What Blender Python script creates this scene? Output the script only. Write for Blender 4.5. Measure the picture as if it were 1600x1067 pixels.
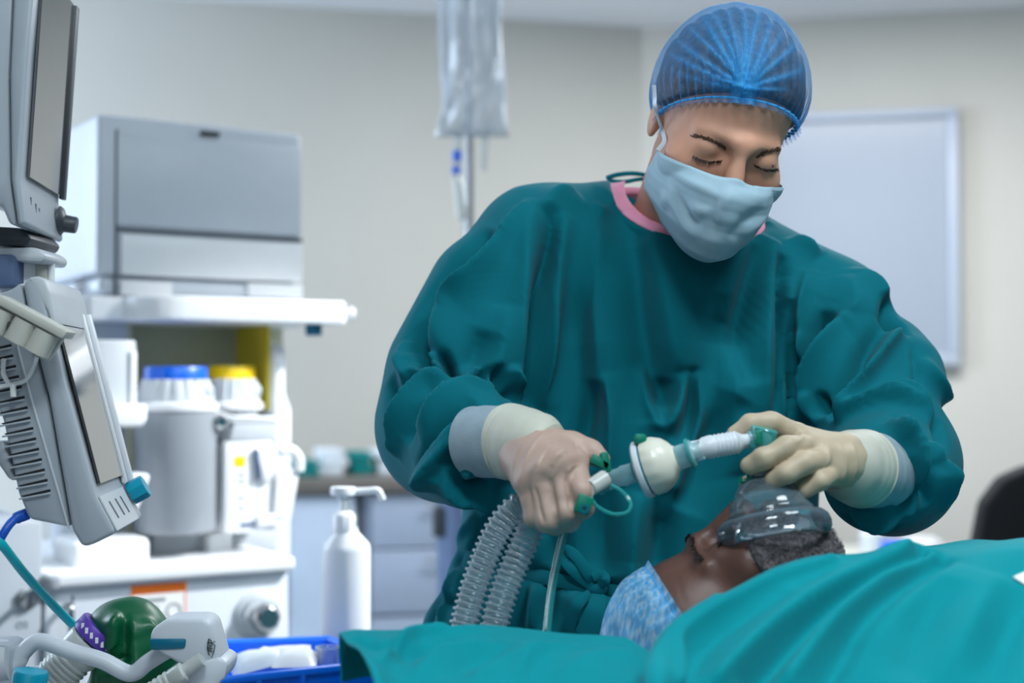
import bpy, bmesh, math, random
import numpy as np
from mathutils import Vector, Matrix
from mathutils.bvhtree import BVHTree

for o in list(bpy.data.objects): bpy.data.objects.remove(o)
scene = bpy.context.scene
C = scene.collection
rnd = random.Random(7)

# ------------------------------------------------------------------ camera
CAM_Z = 1.15
PITCH = math.atan((600 - 533.5) / 2222.2)
FPX = 1600 * 50 / 36.0
cd = bpy.data.cameras.new('camera'); cam = bpy.data.objects.new('camera', cd); C.objects.link(cam)
cam.location = (0, 0, CAM_Z); cam.rotation_euler = (math.pi / 2 + PITCH, 0, 0)
cd.lens = 50; cd.sensor_width = 36; cd.clip_start = 0.05
cd.dof.use_dof = True; cd.dof.focus_distance = 1.49; cd.dof.aperture_fstop = 2.6
cd.dof.aperture_blades = 9
scene.camera = cam

# ------------------------------------------------------------------ light and exposure
vs = scene.view_settings
vs.view_transform = 'Standard'; vs.look = 'None'; vs.gamma = 1.0; vs.use_curve_mapping = False
vs.exposure = 0.0
w = bpy.data.worlds.new('world'); scene.world = w; w.use_nodes = True
w.node_tree.nodes['Background'].inputs[0].default_value = (0.66, 0.84, 1.0, 1)
w.node_tree.nodes['Background'].inputs[1].default_value = 0.075

def area(name, loc, target, size, power, col, size_y=None):
    l = bpy.data.lights.new(name, 'AREA'); l.energy = power; l.color = col
    l.shape = 'RECTANGLE'; l.size = size; l.size_y = size_y or size
    o = bpy.data.objects.new(name, l); C.objects.link(o); o.location = loc
    d = Vector(target) - Vector(loc); o.rotation_euler = d.to_track_quat('-Z', 'Y').to_euler()
    return o
# ceiling panel in front of the anaesthetist
area('ceiling_panel_light', (0.05, 0.30, 2.33), (0.12, 0.75, 0), 0.45, 15, (0.84, 0.95, 1.0), 0.30)
# soft fill added behind the camera to lift the shaded gown front
area('front_fill_light', (-0.15, -1.3, 1.75), (0.2, 1.6, 1.15), 0.9, 6, (0.80, 0.92, 1.0), 0.9)
# extra overhead fill, added to brighten the drape
area('drape_fill_light', (0.75, 0.95, 2.33), (0.72, 1.0, 0), 0.5, 13, (0.84, 0.95, 1.0), 0.35)
# unseen fill added high at the back to lighten the far walls
area('rear_fill_light', (0.9, 3.35, 2.33), (0.9, 3.36, 0), 1.2, 50, (0.93, 0.96, 1.0), 0.6)
# daylight from a window in the left of the room
area('window_daylight', (-2.9, 3.0, 1.6), (0.2, 4.4, 1.4), 1.3, 72, (0.68, 0.82, 1.0), 1.5)
# swivelling examination lamp on the ceiling behind the anaesthetist, aimed at the machine
ll = bpy.data.lights.new('examination_lamp_light', 'SPOT'); ll.energy = 265; ll.color = (0.96, 0.98, 1.0)
ll.spot_size = math.radians(31); ll.spot_blend = 0.5; ll.shadow_soft_size = 0.07
lo = bpy.data.objects.new('examination_lamp_light', ll); C.objects.link(lo); lo.location = (1.05, 2.15, 2.2)
lo.rotation_euler = (Vector((-0.58, 2.3, 0.70)) - Vector(lo.location)).to_track_quat('-Z', 'Y').to_euler()

# ------------------------------------------------------------------ helpers
cp, sp = math.cos(PITCH), math.sin(PITCH)
CAM = Vector((0, 0, CAM_Z))
def ray(px, py):
    dx = (px - 800) / FPX; dy = (533.5 - py) / FPX
    return Vector((dx, cp - dy * sp, sp + dy * cp))
def at(px, py, Y):
    d = ray(px, py); return CAM + d * (Y / d.y)
def on_plane(px, py, p0, n):
    d = ray(px, py); return CAM + d * ((Vector(p0) - CAM).dot(n) / d.dot(n))
def lin(c):
    return tuple(((x / 255) / 12.92 if x / 255 <= 0.04045 else ((x / 255 + 0.055) / 1.055) ** 2.4) for x in c)

MATS = {}
def mat(name, col, rough=0.5, metal=0.0, noise=0.04, nscale=30.0, bump=0.0, bscale=200.0, spec=0.5, sheen=0.0,
        trans=0.0, sss=0.0, emit=None, coat=0.0):
    """Principled material with a procedural tone variation and fine relief. col is sRGB 0-255."""
    m = bpy.data.materials.new(name); m.use_nodes = True; MATS[name] = m
    nt = m.node_tree; b = nt.nodes['Principled BSDF']
    c = lin(col)
    tc = nt.nodes.new('ShaderNodeTexCoord')
    n = nt.nodes.new('ShaderNodeTexNoise'); n.inputs['Scale'].default_value = nscale; n.inputs['Detail'].default_value = 4
    nt.links.new(tc.outputs['Object'], n.inputs['Vector'])
    r = nt.nodes.new('ShaderNodeValToRGB')
    r.color_ramp.elements[0].position = 0.3; r.color_ramp.elements[1].position = 0.7
    r.color_ramp.elements[0].color = tuple(x * (1 - noise) for x in c) + (1,)
    r.color_ramp.elements[1].color = tuple(min(1, x * (1 + noise)) for x in c) + (1,)
    nt.links.new(n.outputs['Fac'], r.inputs['Fac']); nt.links.new(r.outputs['Color'], b.inputs['Base Color'])
    b.inputs['Roughness'].default_value = rough; b.inputs['Metallic'].default_value = metal
    b.inputs['Specular IOR Level'].default_value = spec
    if sheen: b.inputs['Sheen Weight'].default_value = sheen; b.inputs['Sheen Roughness'].default_value = 0.5
    if sss:
        b.inputs['Subsurface Weight'].default_value = sss; b.inputs['Subsurface Scale'].default_value = 0.01
        b.inputs['Subsurface Radius'].default_value = (1.0, 0.45, 0.25)
    if coat: b.inputs['Coat Weight'].default_value = coat; b.inputs['Coat Roughness'].default_value = 0.075
    if bump:
        n2 = nt.nodes.new('ShaderNodeTexNoise'); n2.inputs['Scale'].default_value = bscale; n2.inputs['Detail'].default_value = 5
        nt.links.new(tc.outputs['Object'], n2.inputs['Vector'])
        bp = nt.nodes.new('ShaderNodeBump'); bp.inputs['Strength'].default_value = bump; bp.inputs['Distance'].default_value = 0.002
        nt.links.new(n2.outputs['Fac'], bp.inputs['Height']); nt.links.new(bp.outputs['Normal'], b.inputs['Normal'])
    return m
def clear_mat(name, col, opac=0.3, rough=0.15, edge=0.5, attr=None, gloss=True):
    """Thin clear or translucent plastic film: transparent, with more body where seen edge-on."""
    m = bpy.data.materials.new(name); m.use_nodes = True; MATS[name] = m
    nt = m.node_tree; b = nt.nodes['Principled BSDF']; out = nt.nodes['Material Output']
    b.inputs['Base Color'].default_value = lin(col) + (1,); b.inputs['Roughness'].default_value = rough
    t = nt.nodes.new('ShaderNodeBsdfTransparent'); t.inputs[0].default_value = tuple(0.85 + 0.15 * x for x in lin(col)) + (1,)
    lw = nt.nodes.new('ShaderNodeLayerWeight'); lw.inputs[0].default_value = 0.35
    mr = nt.nodes.new('ShaderNodeMath'); mr.operation = 'MULTIPLY_ADD'
    mr.inputs[1].default_value = edge; mr.inputs[2].default_value = opac; mr.use_clamp = True
    nt.links.new(lw.outputs['Facing'], mr.inputs[0])
    fac = mr.outputs[0]
    if attr:
        a = nt.nodes.new('ShaderNodeAttribute'); a.attribute_name = attr
        s = nt.nodes.new('ShaderNodeMath'); s.operation = 'ADD'; s.use_clamp = True
        nt.links.new(a.outputs['Fac'], s.inputs[0]); nt.links.new(fac, s.inputs[1]); fac = s.outputs[0]
    fr = nt.nodes.new('ShaderNodeFresnel'); fr.inputs[0].default_value = 1.5
    gl = nt.nodes.new('ShaderNodeBsdfGlossy'); gl.inputs['Roughness'].default_value = rough
    m0 = nt.nodes.new('ShaderNodeMixShader'); nt.links.new(fr.outputs[0], m0.inputs[0]); nt.links.new(t.outputs[0], m0.inputs[1]); nt.links.new(gl.outputs[0], m0.inputs[2])
    mx = nt.nodes.new('ShaderNodeMixShader')
    nt.links.new(fac, mx.inputs[0]); nt.links.new((m0 if gloss else t).outputs[0], mx.inputs[1]); nt.links.new(b.outputs[0], mx.inputs[2])
    nt.links.new(mx.outputs[0], out.inputs['Surface'])
    return m

def tag(o, label=None, cat=None, group=None, kind=None):
    if label: o['label'] = label
    if cat: o['category'] = cat
    if group: o['group'] = group
    if kind: o['kind'] = kind
    return o
WM = {}
def thing(name, label, cat, loc, rotz=0.0, group=None):
    o = bpy.data.objects.new(name, None); C.objects.link(o); o.empty_display_size = 0.05
    o.location = loc; o.rotation_euler = (0, 0, rotz)
    WM[o] = Matrix.Translation(Vector(loc)) @ Matrix.Rotation(rotz, 4, 'Z')
    return tag(o, label, cat, group)

class G:
    """Collects shapes in world coordinates for one mesh."""
    def __init__(s): s.v = []; s.f = []
    def add(s, V, F):
        b = len(s.v); s.v.extend([tuple(p) for p in V]); s.f.extend([tuple(i + b for i in f) for f in F]); return s
    def bm(s, bm, M=None):
        if M is not None: bm.transform(M)
        bm.verts.ensure_lookup_table()
        s.add([v.co[:] for v in bm.verts], [[v.index for v in f.verts] for f in bm.faces]); bm.free(); return s
    def box(s, c, size, R=None, bev=0.0, seg=2):
        bm = bmesh.new(); bmesh.ops.create_cube(bm, size=1)
        bmesh.ops.scale(bm, vec=size, verts=bm.verts)
        if bev: bmesh.ops.bevel(bm, geom=bm.edges[:], offset=min(bev, min(size) * 0.49), segments=seg, profile=0.5, affect='EDGES')
        bm.verts.index_update()
        return s.bm(bm, Matrix.Translation(Vector(c)) @ (R.to_4x4() if R is not None else Matrix()))
    def prism(s, poly, ext, bev=0.0, seg=2):
        """poly: 3D points of one planar face; ext: extrusion vector."""
        bm = bmesh.new(); ext = Vector(ext)
        a = [bm.verts.new(Vector(p)) for p in poly]; b = [bm.verts.new(Vector(p) + ext) for p in poly]
        n = len(a); bm.faces.new(a); bm.faces.new(b[::-1])
        for i in range(n): bm.faces.new([a[i], b[i], b[(i + 1) % n], a[(i + 1) % n]])
        bmesh.ops.recalc_face_normals(bm, faces=bm.faces)
        if bev: bmesh.ops.bevel(bm, geom=bm.edges[:], offset=bev, segments=seg, profile=0.5, affect='EDGES', clamp_overlap=True)
        bm.verts.index_update(); return s.bm(bm)
    def tube(s, path, r, n=12, cap=True, flat=1.0, up=None):
        P = [Vector(p) for p in path]; m = len(P)
        rr = list(r) if hasattr(r, '__len__') else [r] * m
        T = [(P[min(i + 1, m - 1)] - P[max(i - 1, 0)]).normalized() for i in range(m)]
        u = Vector(up) if up is not None else (Vector((0, 0, 1)) if abs(T[0].z) < 0.9 else Vector((1, 0, 0)))
        V = []; F = []
        for i in range(m):
            u = (u - T[i] * u.dot(T[i])).normalized(); v = T[i].cross(u)
            for k in range(n):
                a = 2 * math.pi * k / n
                V.append(P[i] + u * (math.cos(a) * rr[i] * flat) + v * (math.sin(a) * rr[i]))
        for i in range(m - 1):
            for k in range(n):
                F.append((i * n + k, i * n + (k + 1) % n, (i + 1) * n + (k + 1) % n, (i + 1) * n + k))
        if cap: F.append(tuple(range(n))[::-1]); F.append(tuple(range((m - 1) * n, m * n)))
        return s.add(V, F)
    def lathe(s, prof, o, axis=(0, 0, 1), n=28, sx=1.0, sy=1.0, xdir=None, cap=True, rmod=None):
        ax = Vector(axis).normalized(); o = Vector(o)
        x = Vector(xdir) if xdir is not None else (Vector((1, 0, 0)) if abs(ax.x) < 0.9 else Vector((0, 1, 0)))
        x = (x - ax * x.dot(ax)).normalized(); y = ax.cross(x)
        V = []; F = []; m = len(prof)
        for j, (r, z) in enumerate(prof):
            for k in range(n):
                a = 2 * math.pi * k / n; q = r * (rmod(j, a) if rmod else 1)
                V.append(o + ax * z + x * (math.cos(a) * q * sx) + y * (math.sin(a) * q * sy))
        for j in range(m - 1):
            for k in range(n):
                F.append((j * n + k, j * n + (k + 1) % n, (j + 1) * n + (k + 1) % n, (j + 1) * n + k))
        if cap:
            if prof[0][0] > 1e-6: F.append(tuple(range(n))[::-1])
            if prof[-1][0] > 1e-6: F.append(tuple(range((m - 1) * n, m * n)))
        return s.add(V, F)
    def ball(s, c, r, n=12):
        prof = [(math.sin(math.pi * i / n) , -math.cos(math.pi * i / n)) for i in range(n + 1)]
        r = r if hasattr(r, '__len__') else (r, r, r)
        b = len(s.v); s.lathe(prof, (0, 0, 0), n=2 * n, cap=False)
        for i in range(b, len(s.v)):
            p = s.v[i]; s.v[i] = (c[0] + p[0] * r[0], c[1] + p[1] * r[1], c[2] + p[2] * r[2])
        return s
    def build(s, name, m, parent=None, smooth=0.7, kind=None):
        return mk(name, s.v, s.f, m, parent, smooth, kind)

def mk(name, V, F, m, parent=None, smooth=0.7, kind=None):
    V = np.asarray(V, dtype=np.float64).reshape(-1, 3)
    if parent is not None and parent in WM:
        Mi = np.array(WM[parent].inverted()); V = V @ Mi[:3, :3].T + Mi[:3, 3]
    me = bpy.data.meshes.new(name)
    if isinstance(F, np.ndarray):
        me.vertices.add(len(V)); me.vertices.foreach_set('co', V.astype(np.float32).ravel())
        me.loops.add(F.size); me.loops.foreach_set('vertex_index', F.ravel().astype(np.int32))
        me.polygons.add(len(F)); me.polygons.foreach_set('loop_start', (np.arange(len(F)) * F.shape[1]).astype(np.int32))
        me.update(calc_edges=True); me.validate()
    else:
        me.from_pydata(V.tolist(), [], F)
        bm = bmesh.new(); bm.from_mesh(me); bmesh.ops.remove_doubles(bm, verts=bm.verts, dist=1e-6)
        bmesh.ops.recalc_face_normals(bm, faces=bm.faces); bm.to_mesh(me); bm.free()
    me.materials.append(MATS[m] if isinstance(m, str) else m)
    if smooth:
        me.shade_smooth()
        if smooth < 3: me.set_sharp_from_angle(angle=smooth)
    o = bpy.data.objects.new(name, me); C.objects.link(o)
    if parent is not None:
        o.parent = parent
        WM[o] = WM[parent]
    else: WM[o] = Matrix()
    if kind: o['kind'] = kind
    return o

def crom(P, n=8):
    """Catmull-Rom resampling of a polyline."""
    P = [Vector(p) for p in P]
    if len(P) < 3:
        return [P[0].lerp(P[-1], i / n) for i in range(n + 1)]
    Q = [P[0] * 2 - P[1]] + P + [P[-1] * 2 - P[-2]]; out = []
    for i in range(1, len(Q) - 2):
        a, b, c, d = Q[i - 1], Q[i], Q[i + 1], Q[i + 2]
        for k in range(n):
            t = k / n
            out.append(0.5 * ((2 * b) + (c - a) * t + (2 * a - 5 * b + 4 * c - d) * t * t + (3 * b - a - 3 * c + d) * t ** 3))
    return out + [P[-1]]

# -- signed distance modelling
def cone(P, a, b, ra, rb):
    a = np.array(a, dtype=np.float32); b = np.array(b, dtype=np.float32); ba = b - a
    t = np.clip(((P - a) @ ba) / max(float(ba @ ba), 1e-9), 0, 1)
    return np.linalg.norm(P - a - t[:, None] * ba, axis=1) - (ra + (rb - ra) * t)
def ell(P, c, r, R=None):
    q = P - np.array(c, dtype=np.float32)
    if R is not None: q = q @ np.array(R, dtype=np.float32)
    r = np.array(r, dtype=np.float32)
    k0 = np.linalg.norm(q / r, axis=1); k1 = np.linalg.norm(q / (r * r), axis=1)
    return k0 * (k0 - 1) / np.maximum(k1, 1e-6)
def smin(a, b, k):
    h = np.clip(0.5 + 0.5 * (b - a) / k, 0, 1)
    return b * (1 - h) + a * h - k * h * (1 - h)
def smax(a, b, k): return -smin(-a, -b, k)
def chain(P, pts, k=0.01):
    d = None
    for (a, ra), (b, rb) in zip(pts[:-1], pts[1:]):
        e = cone(P, a, b, ra, rb); d = e if d is None else np.minimum(d, e)
    return d
def nets(f, lo, hi, h, blk=8):
    """Surface nets of the signed distance f, evaluated only in the blocks near the surface."""
    lo = np.array(lo, dtype=np.float64); hi = np.array(hi, dtype=np.float64)
    nb = np.ceil((hi - lo) / (h * blk)).astype(int); n = nb * blk + 1
    g = np.stack(np.meshgrid(*[np.arange(k) for k in nb], indexing='ij'), -1).reshape(-1, 3)
    dc = f((lo + (g + 0.5) * blk * h).astype(np.float32))
    val = np.empty(n, dtype=np.float32)
    sgn = np.repeat(np.repeat(np.repeat(dc.reshape(nb), blk, 0), blk, 1), blk, 2)
    val[:-1, :-1, :-1] = sgn; val[-1] = 1; val[:, -1] = 1; val[:, :, -1] = 1
    del sgn
    act = g[np.abs(dc) < blk * h * 1.15]
    off = np.stack(np.meshgrid(*[np.arange(blk + 1)] * 3, indexing='ij'), -1).reshape(-1, 3)
    step = 400
    for i in range(0, len(act), step):
        idx = (act[i:i + step, None, :] * blk + off[None]).reshape(-1, 3)
        val[idx[:, 0], idx[:, 1], idx[:, 2]] = f((lo + idx * h).astype(np.float32))
    ins = val < 0
    c = np.zeros(tuple(n - 1), dtype=np.uint8)
    for a in (0, 1):
        for b in (0, 1):
            for d in (0, 1):
                c += ins[a:n[0] - 1 + a, b:n[1] - 1 + b, d:n[2] - 1 + d]
    cells = np.argwhere((c > 0) & (c < 8)); del c
    vid = -np.ones(tuple(n - 1), dtype=np.int32); vid[cells[:, 0], cells[:, 1], cells[:, 2]] = np.arange(len(cells))
    acc = np.zeros((len(cells), 3)); cnt = np.zeros(len(cells))
    cor = [(a, b, d) for a in (0, 1) for b in (0, 1) for d in (0, 1)]
    cv = {k: val[cells[:, 0] + k[0], cells[:, 1] + k[1], cells[:, 2] + k[2]] for k in cor}
    for p in cor:
        for ax in range(3):
            if p[ax]: continue
            q = list(p); q[ax] = 1; q = tuple(q)
            a, b = cv[p], cv[q]; m = (a < 0) != (b < 0)
            t = np.where(m, a / np.where(m, a - b, 1), 0)
            pt = np.tile(np.array(p, dtype=np.float64), (len(cells), 1)); pt[:, ax] = t
            acc[m] += pt[m]; cnt[m] += 1
    V = lo + (cells + acc / cnt[:, None]) * h
    Fs = []
    for ax in range(3):
        s0 = [slice(None)] * 3; s1 = [slice(None)] * 3; s0[ax] = slice(0, -1); s1[ax] = slice(1, None)
        e = np.argwhere(ins[tuple(s0)] != ins[tuple(s1)])
        o1, o2 = (ax + 1) % 3, (ax + 2) % 3
        ok = (e[:, o1] > 0) & (e[:, o2] > 0) & (e[:, o1] < n[o1] - 1) & (e[:, o2] < n[o2] - 1); e = e[ok]
        q = []
        for da, db in ((1, 1), (0, 1), (0, 0), (1, 0)):
            k = e.copy(); k[:, o1] -= da; k[:, o2] -= db; q.append(vid[k[:, 0], k[:, 1], k[:, 2]])
        q = np.stack(q, 1); fl = ~ins[e[:, 0], e[:, 1], e[:, 2]]; q[fl] = q[fl][:, ::-1]; Fs.append(q)
    return V, np.concatenate(Fs)
def vnormals(V, F):
    n = np.cross(V[F[:, 2]] - V[F[:, 0]], V[F[:, 3]] - V[F[:, 1]]); N = np.zeros_like(V)
    I = F.T.ravel()
    for c in range(3): N[:, c] = np.bincount(I, np.tile(n[:, c], 4), len(V))
    return N / np.maximum(np.linalg.norm(N, axis=1, keepdims=True), 1e-12)
def smooth_field(X, F, it=2):
    i = np.concatenate([F[:, k] for k in range(4)]); j = np.concatenate([F[:, (k + 1) % 4] for k in range(4)])
    a = np.concatenate([i, j]); b = np.concatenate([j, i]); c = np.maximum(np.bincount(a, minlength=len(X)), 1)
    for _ in range(it):
        if X.ndim == 1: X = 0.5 * X + 0.5 * np.bincount(a, X[b], len(X)) / c
        else: X = 0.5 * X + 0.5 * np.stack([np.bincount(a, X[b, k], len(X)) / c for k in range(X.shape[1])], 1)
    return X
def bvh_of(V, F):
    return BVHTree.FromPolygons([tuple(p) for p in V.tolist()], [tuple(f) for f in (F.tolist() if isinstance(F, np.ndarray) else F)])
def hit(bvh, px, py, fallback=None):
    r = bvh.ray_cast(CAM, ray(px, py).normalized())
    if r[0] is None:
        q = bvh.find_nearest(at(px, py, fallback or 1.6)); return q[0]
    return r[0]
def strokes3d(bvh, strokes, depth=1.6):
    out = []
    for s in strokes:
        q = crom([Vector((x, y, 0)) for x, y in s[0]], 10 if len(s[0]) < 3 else 6)      # follow the surface closely
        out.append(([hit(bvh, p.x, p.y, depth) for p in q],) + tuple(s[1:]))
    return out
def fold_field(V, N, strokes):
    """Height field of cloth folds laid along 3D polylines on the surface: (points, width, height, skew)."""
    D = np.zeros(len(V))
    for s in strokes:
        pts = np.array([p[:] for p in s[0]]); wd = s[1]; amp = s[2]; skew = s[3] if len(s) > 3 else 0
        m = np.all((V > pts.min(0) - 3 * wd) & (V < pts.max(0) + 3 * wd), axis=1); I = np.nonzero(m)[0]
        if not len(I): continue
        P = V[I]; best = np.full(len(I), 1e9); bt = np.zeros(len(I)); side = np.zeros(len(I)); nn = len(pts) - 1
        for i in range(nn):
            a, b = pts[i], pts[i + 1]; ba = b - a; L = ba @ ba
            if L < 1e-12: continue
            t = np.clip(((P - a) @ ba) / L, 0, 1); q = P - a - t[:, None] * ba; d = np.linalg.norm(q, axis=1)
            u = d < best; best[u] = d[u]; bt[u] = (i + t[u]) / nn
            if skew: side[u] = np.einsum('ij,ij->i', np.cross(N[I][u], np.tile(ba / math.sqrt(L), (u.sum(), 1))), q[u])
        w_ = np.full(len(I), wd)
        if skew:
            w_ = wd * (0.45 + 0.55 / (1 + np.exp(-np.clip(side * skew / (wd * .15), -30, 30))))
        e = s[4] if len(s) > 4 else 1.0       # 1: taper both ends, 0: none, 2: taper only at the end
        tp = np.sin(np.pi * np.clip(bt, 0.0, 1.0)) ** 0.6 if e == 1 else (np.ones_like(bt) if e == 0 else np.clip(1 - bt, 0, 1) ** 0.7)
        D[I] += amp * np.exp(-(best / w_) ** (1.15 if amp > 0 else 1.9)) * tp
    return D

# ================================================================== materials
mat('wall_paint', (200, 197, 188), 0.85, noise=0.02, nscale=3, bump=0.05, bscale=300)
mat('ceiling_paint', (232, 234, 238), 0.9, noise=0.01, nscale=3)
mat('floor_vinyl', (196, 202, 206), 0.4, noise=0.06, nscale=8)
mat('white_plastic', (236, 238, 240), 0.35, noise=0.01)
mat('cool_plastic', (208, 214, 222), 0.38, noise=0.015)
mat('grey_plastic', (170, 178, 186), 0.42, noise=0.02, bump=0.05, bscale=900)
mat('mid_grey', (150, 156, 163), 0.4, noise=0.02)
mat('light_grey', (196, 202, 207), 0.4, noise=0.02)
mat('dark_grey', (60, 66, 72), 0.45, noise=0.05)
mat('dark_slot', (22, 26, 30), 0.6, noise=0.05)
mat('seam_grey', (92, 100, 108), 0.5, noise=0.02)
mat('beige_plastic', (196, 196, 186), 0.45, noise=0.02)
mat('yellow_panel', (226, 206, 60), 0.5, noise=0.03)
mat('olive_panel', (196, 198, 172), 0.5, noise=0.03)
mat('yellow_plastic', (250, 208, 0), 0.35, noise=0.02)
mat('blue_plastic', (0, 96, 214), 0.32, noise=0.02)
mat('tray_blue', (0, 112, 240), 0.3, noise=0.03)
mat('cable_blue', (16, 84, 190), 0.4, noise=0.03)
mat('teal_plastic', (0, 150, 178), 0.35, noise=0.02)
mat('teal_cable', (0, 176, 190), 0.35, noise=0.03)
mat('dark_teal', (0, 104, 132), 0.35, noise=0.03)
mat('steel', (190, 192, 194), 0.22, metal=1.0, noise=0.03)
mat('brushed_steel', (150, 153, 156), 0.35, metal=1.0, noise=0.05)
mat('orange_print', (255, 122, 24), 0.5, noise=0.01)
mat('paper_white', (240, 240, 238), 0.6, noise=0.01)
mat('print_grey', (140, 146, 152), 0.6, noise=0.02)
mat('black_fabric', (16, 17, 20), 0.85, noise=0.2, nscale=200, bump=0.2, bscale=600)
mat('black_plastic', (20, 21, 24), 0.4, noise=0.05)
mat('screen_glass', (64, 66, 68), 0.06, noise=0.01, spec=1.0, coat=1.0)
mat('board_white', (156, 164, 176), 0.25, noise=0.01)
mat('board_frame', (178, 187, 200), 0.4, noise=0.01)
mat('counter_top', (112, 106, 100), 0.35, noise=0.1, nscale=60)
mat('drawer_grey', (158, 170, 188), 0.5, noise=0.02)
mat('drawer_pale', (196, 210, 228), 0.5, noise=0.02)
mat('teal_cloth', (0, 128, 128), 0.9, noise=0.08, bump=0.2, bscale=700)
mat('white_cloth', (222, 230, 236), 0.9, noise=0.04, bump=0.2, bscale=500)
mat('green_rubber', (0, 92, 56), 0.38, noise=0.08, nscale=20, bump=0.08, bscale=90)
mat('purple_band', (96, 62, 176), 0.45, noise=0.06)
mat('blue_grey', (84, 104, 138), 0.5, noise=0.03)
clear_mat('frosted_hose', (222, 226, 222), 0.62, 0.3, 0.3)
clear_mat('bag_film', (222, 232, 242), 0.30, 0.10, 0.5, attr='body')
clear_mat('clear_plastic', (210, 225, 232), 0.16, 0.08, 0.6)

# ================================================================== room
CX, CY = at(1005, 533, 4.8).x, 4.8
ZC = 2.36
fl = G().add([(-4, -1.5, 0), (4, -1.5, 0), (4, 6, 0), (-4, 6, 0), (-4, -1.5, -.1), (4, -1.5, -.1), (4, 6, -.1), (-4, 6, -.1)],
             [(0, 1, 2, 3), (7, 6, 5, 4), (0, 4, 5, 1), (1, 5, 6, 2), (2, 6, 7, 3), (3, 7, 4, 0)])
tag(fl.build('floor', 'floor_vinyl', smooth=0), kind='structure')
ce = G().add([(-4, -1.5, ZC), (4, -1.5, ZC), (4, 6, ZC), (-4, 6, ZC), (-4, -1.5, ZC + .1), (4, -1.5, ZC + .1), (4, 6, ZC + .1), (-4, 6, ZC + .1)],
             [(3, 2, 1, 0), (4, 5, 6, 7), (1, 5, 4, 0), (2, 6, 5, 1), (3, 7, 6, 2), (0, 4, 7, 3)])
tag(ce.build('ceiling', 'ceiling_paint', smooth=0), kind='structure')
LW = Vector((-1.22, -0.30, 0)).normalized(); RW_ = Vector((1.22, -0.27, 0)).normalized()
def wall(name, d, L):
    p = Vector((CX, CY, 0)); q = p + d * L; b = Vector((0, 0.12, 0)); up = Vector((0, 0, ZC))
    tag(G().prism([p, q, q + up, p + up], b).build(name, 'wall_paint', smooth=0), kind='structure')
wall('wall_left', LW, 4.2); wall('wall_right', RW_, 3.4)
LN = Vector((LW.y, -LW.x, 0)); LN = LN if LN.y < 0 else -LN          # inward normals
RN = Vector((RW_.y, -RW_.x, 0)); RN = RN if RN.y < 0 else -RN
def wall_pt(px, py, side, off=0.0):
    n = LN if side == 'L' else RN
    return on_plane(px, py, Vector((CX, CY, 0)) + n * off, n)
up = Vector((0, 0, 1))

# ---------------------------------------------------------------- whiteboard on the right wall
a = wall_pt(1120, 174, 'R', 0.03); b = wall_pt(1497, 168, 'R', 0.03); c = wall_pt(1503, 572, 'R', 0.03)
z1 = b.z; z0 = c.z
wb = thing('whiteboard', 'white framed dry-erase board hung on the beige wall behind the gowned person', 'whiteboard', (a.x, a.y, z0))
P = lambda x, z: Vector((a.x, a.y, 0)) + RW_ * x + up * z
Wd = (Vector((b.x, b.y, 0)) - Vector((a.x, a.y, 0))).length
G().prism([P(0, z0), P(Wd, z0), P(Wd, z1), P(0, z1)], RN * -0.029).build('board_panel', 'board_white', wb)
for (x0, y0, x1, y1) in ((0, z1 - .03, Wd, z1), (0, z0, Wd, z0 + .04), (0, z0 + .04, .03, z1 - .03), (Wd - .035, z0 + .04, Wd, z1 - .03)):
    G().prism([P(x0, y0) , P(x1, y0), P(x1, y1), P(x0, y1)], RN * 0.022, 0.006).build('frame_rail', 'board_frame', wb)
G().prism([P(.25, z0 + .04) + RN * .022, P(Wd - .25, z0 + .04) + RN * .022, P(Wd - .25, z0 + .05) + RN * .022, P(.25, z0 + .05) + RN * .022], RN * 0.03).build('pen_ledge', 'board_frame', wb)

# ---------------------------------------------------------------- back counter with drawers
def cpt(x, off, z):   # along the left wall: x metres left of the corner, off metres out from the wall
    return Vector((CX, CY, 0)) + LW * x + LN * off + up * z
ZT = 0.885
k = thing('drawer_cabinet', 'pale grey drawer cabinet standing under the dark back worktop', 'cabinet', cpt(1.0, .3, 0)[:])
G().prism([cpt(.1, .53, .08), cpt(1.02, .53, .08), cpt(1.02, .53, ZT - .045), cpt(.1, .53, ZT - .045)], LN * -0.5).build('carcass', 'drawer_grey', k)
for (x0, x1, zz0, zz1) in ((.12, .56, .685, .835), (.12, .56, .50, .68), (.12, .56, .1, .49), (.57, 1.0, .685, .835), (.57, 1.0, .50, .68), (.57, 1.0, .1, .49)):
    d = G().prism([cpt(x0, .55, zz0), cpt(x1, .55, zz0), cpt(x1, .55, zz1), cpt(x0, .55, zz1)], LN * -0.018, 0.004).build('drawer_front', 'drawer_grey', k)
    G().tube([cpt((x0 + x1) / 2 - .06, .57, zz1 - .03), cpt((x0 + x1) / 2 + .06, .57, zz1 - .03)], .005, 8).build('handle', 'brushed_steel', d)
k = thing('drawer_cabinet', 'lighter blue-white cupboard beside the anaesthesia machine under the back worktop', 'cabinet', cpt(1.3, .3, 0)[:])
G().prism([cpt(1.04, .53, .08), cpt(1.7, .53, .08), cpt(1.7, .53, ZT - .045), cpt(1.04, .53, ZT - .045)], LN * -0.5).build('carcass', 'drawer_pale', k)
for (x0, x1) in ((1.05, 1.23), (1.24, 1.68)):
    d = G().prism([cpt(x0, .55, .1), cpt(x1, .55, .1), cpt(x1, .55, .835), cpt(x0, .55, .835)], LN * -0.018, 0.004).build('cupboard_door', 'drawer_pale', k)
    G().tube([cpt(x0 + .04, .57, .5), cpt(x0 + .04, .57, .62)], .005, 8).build('handle', 'brushed_steel', d)
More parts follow.
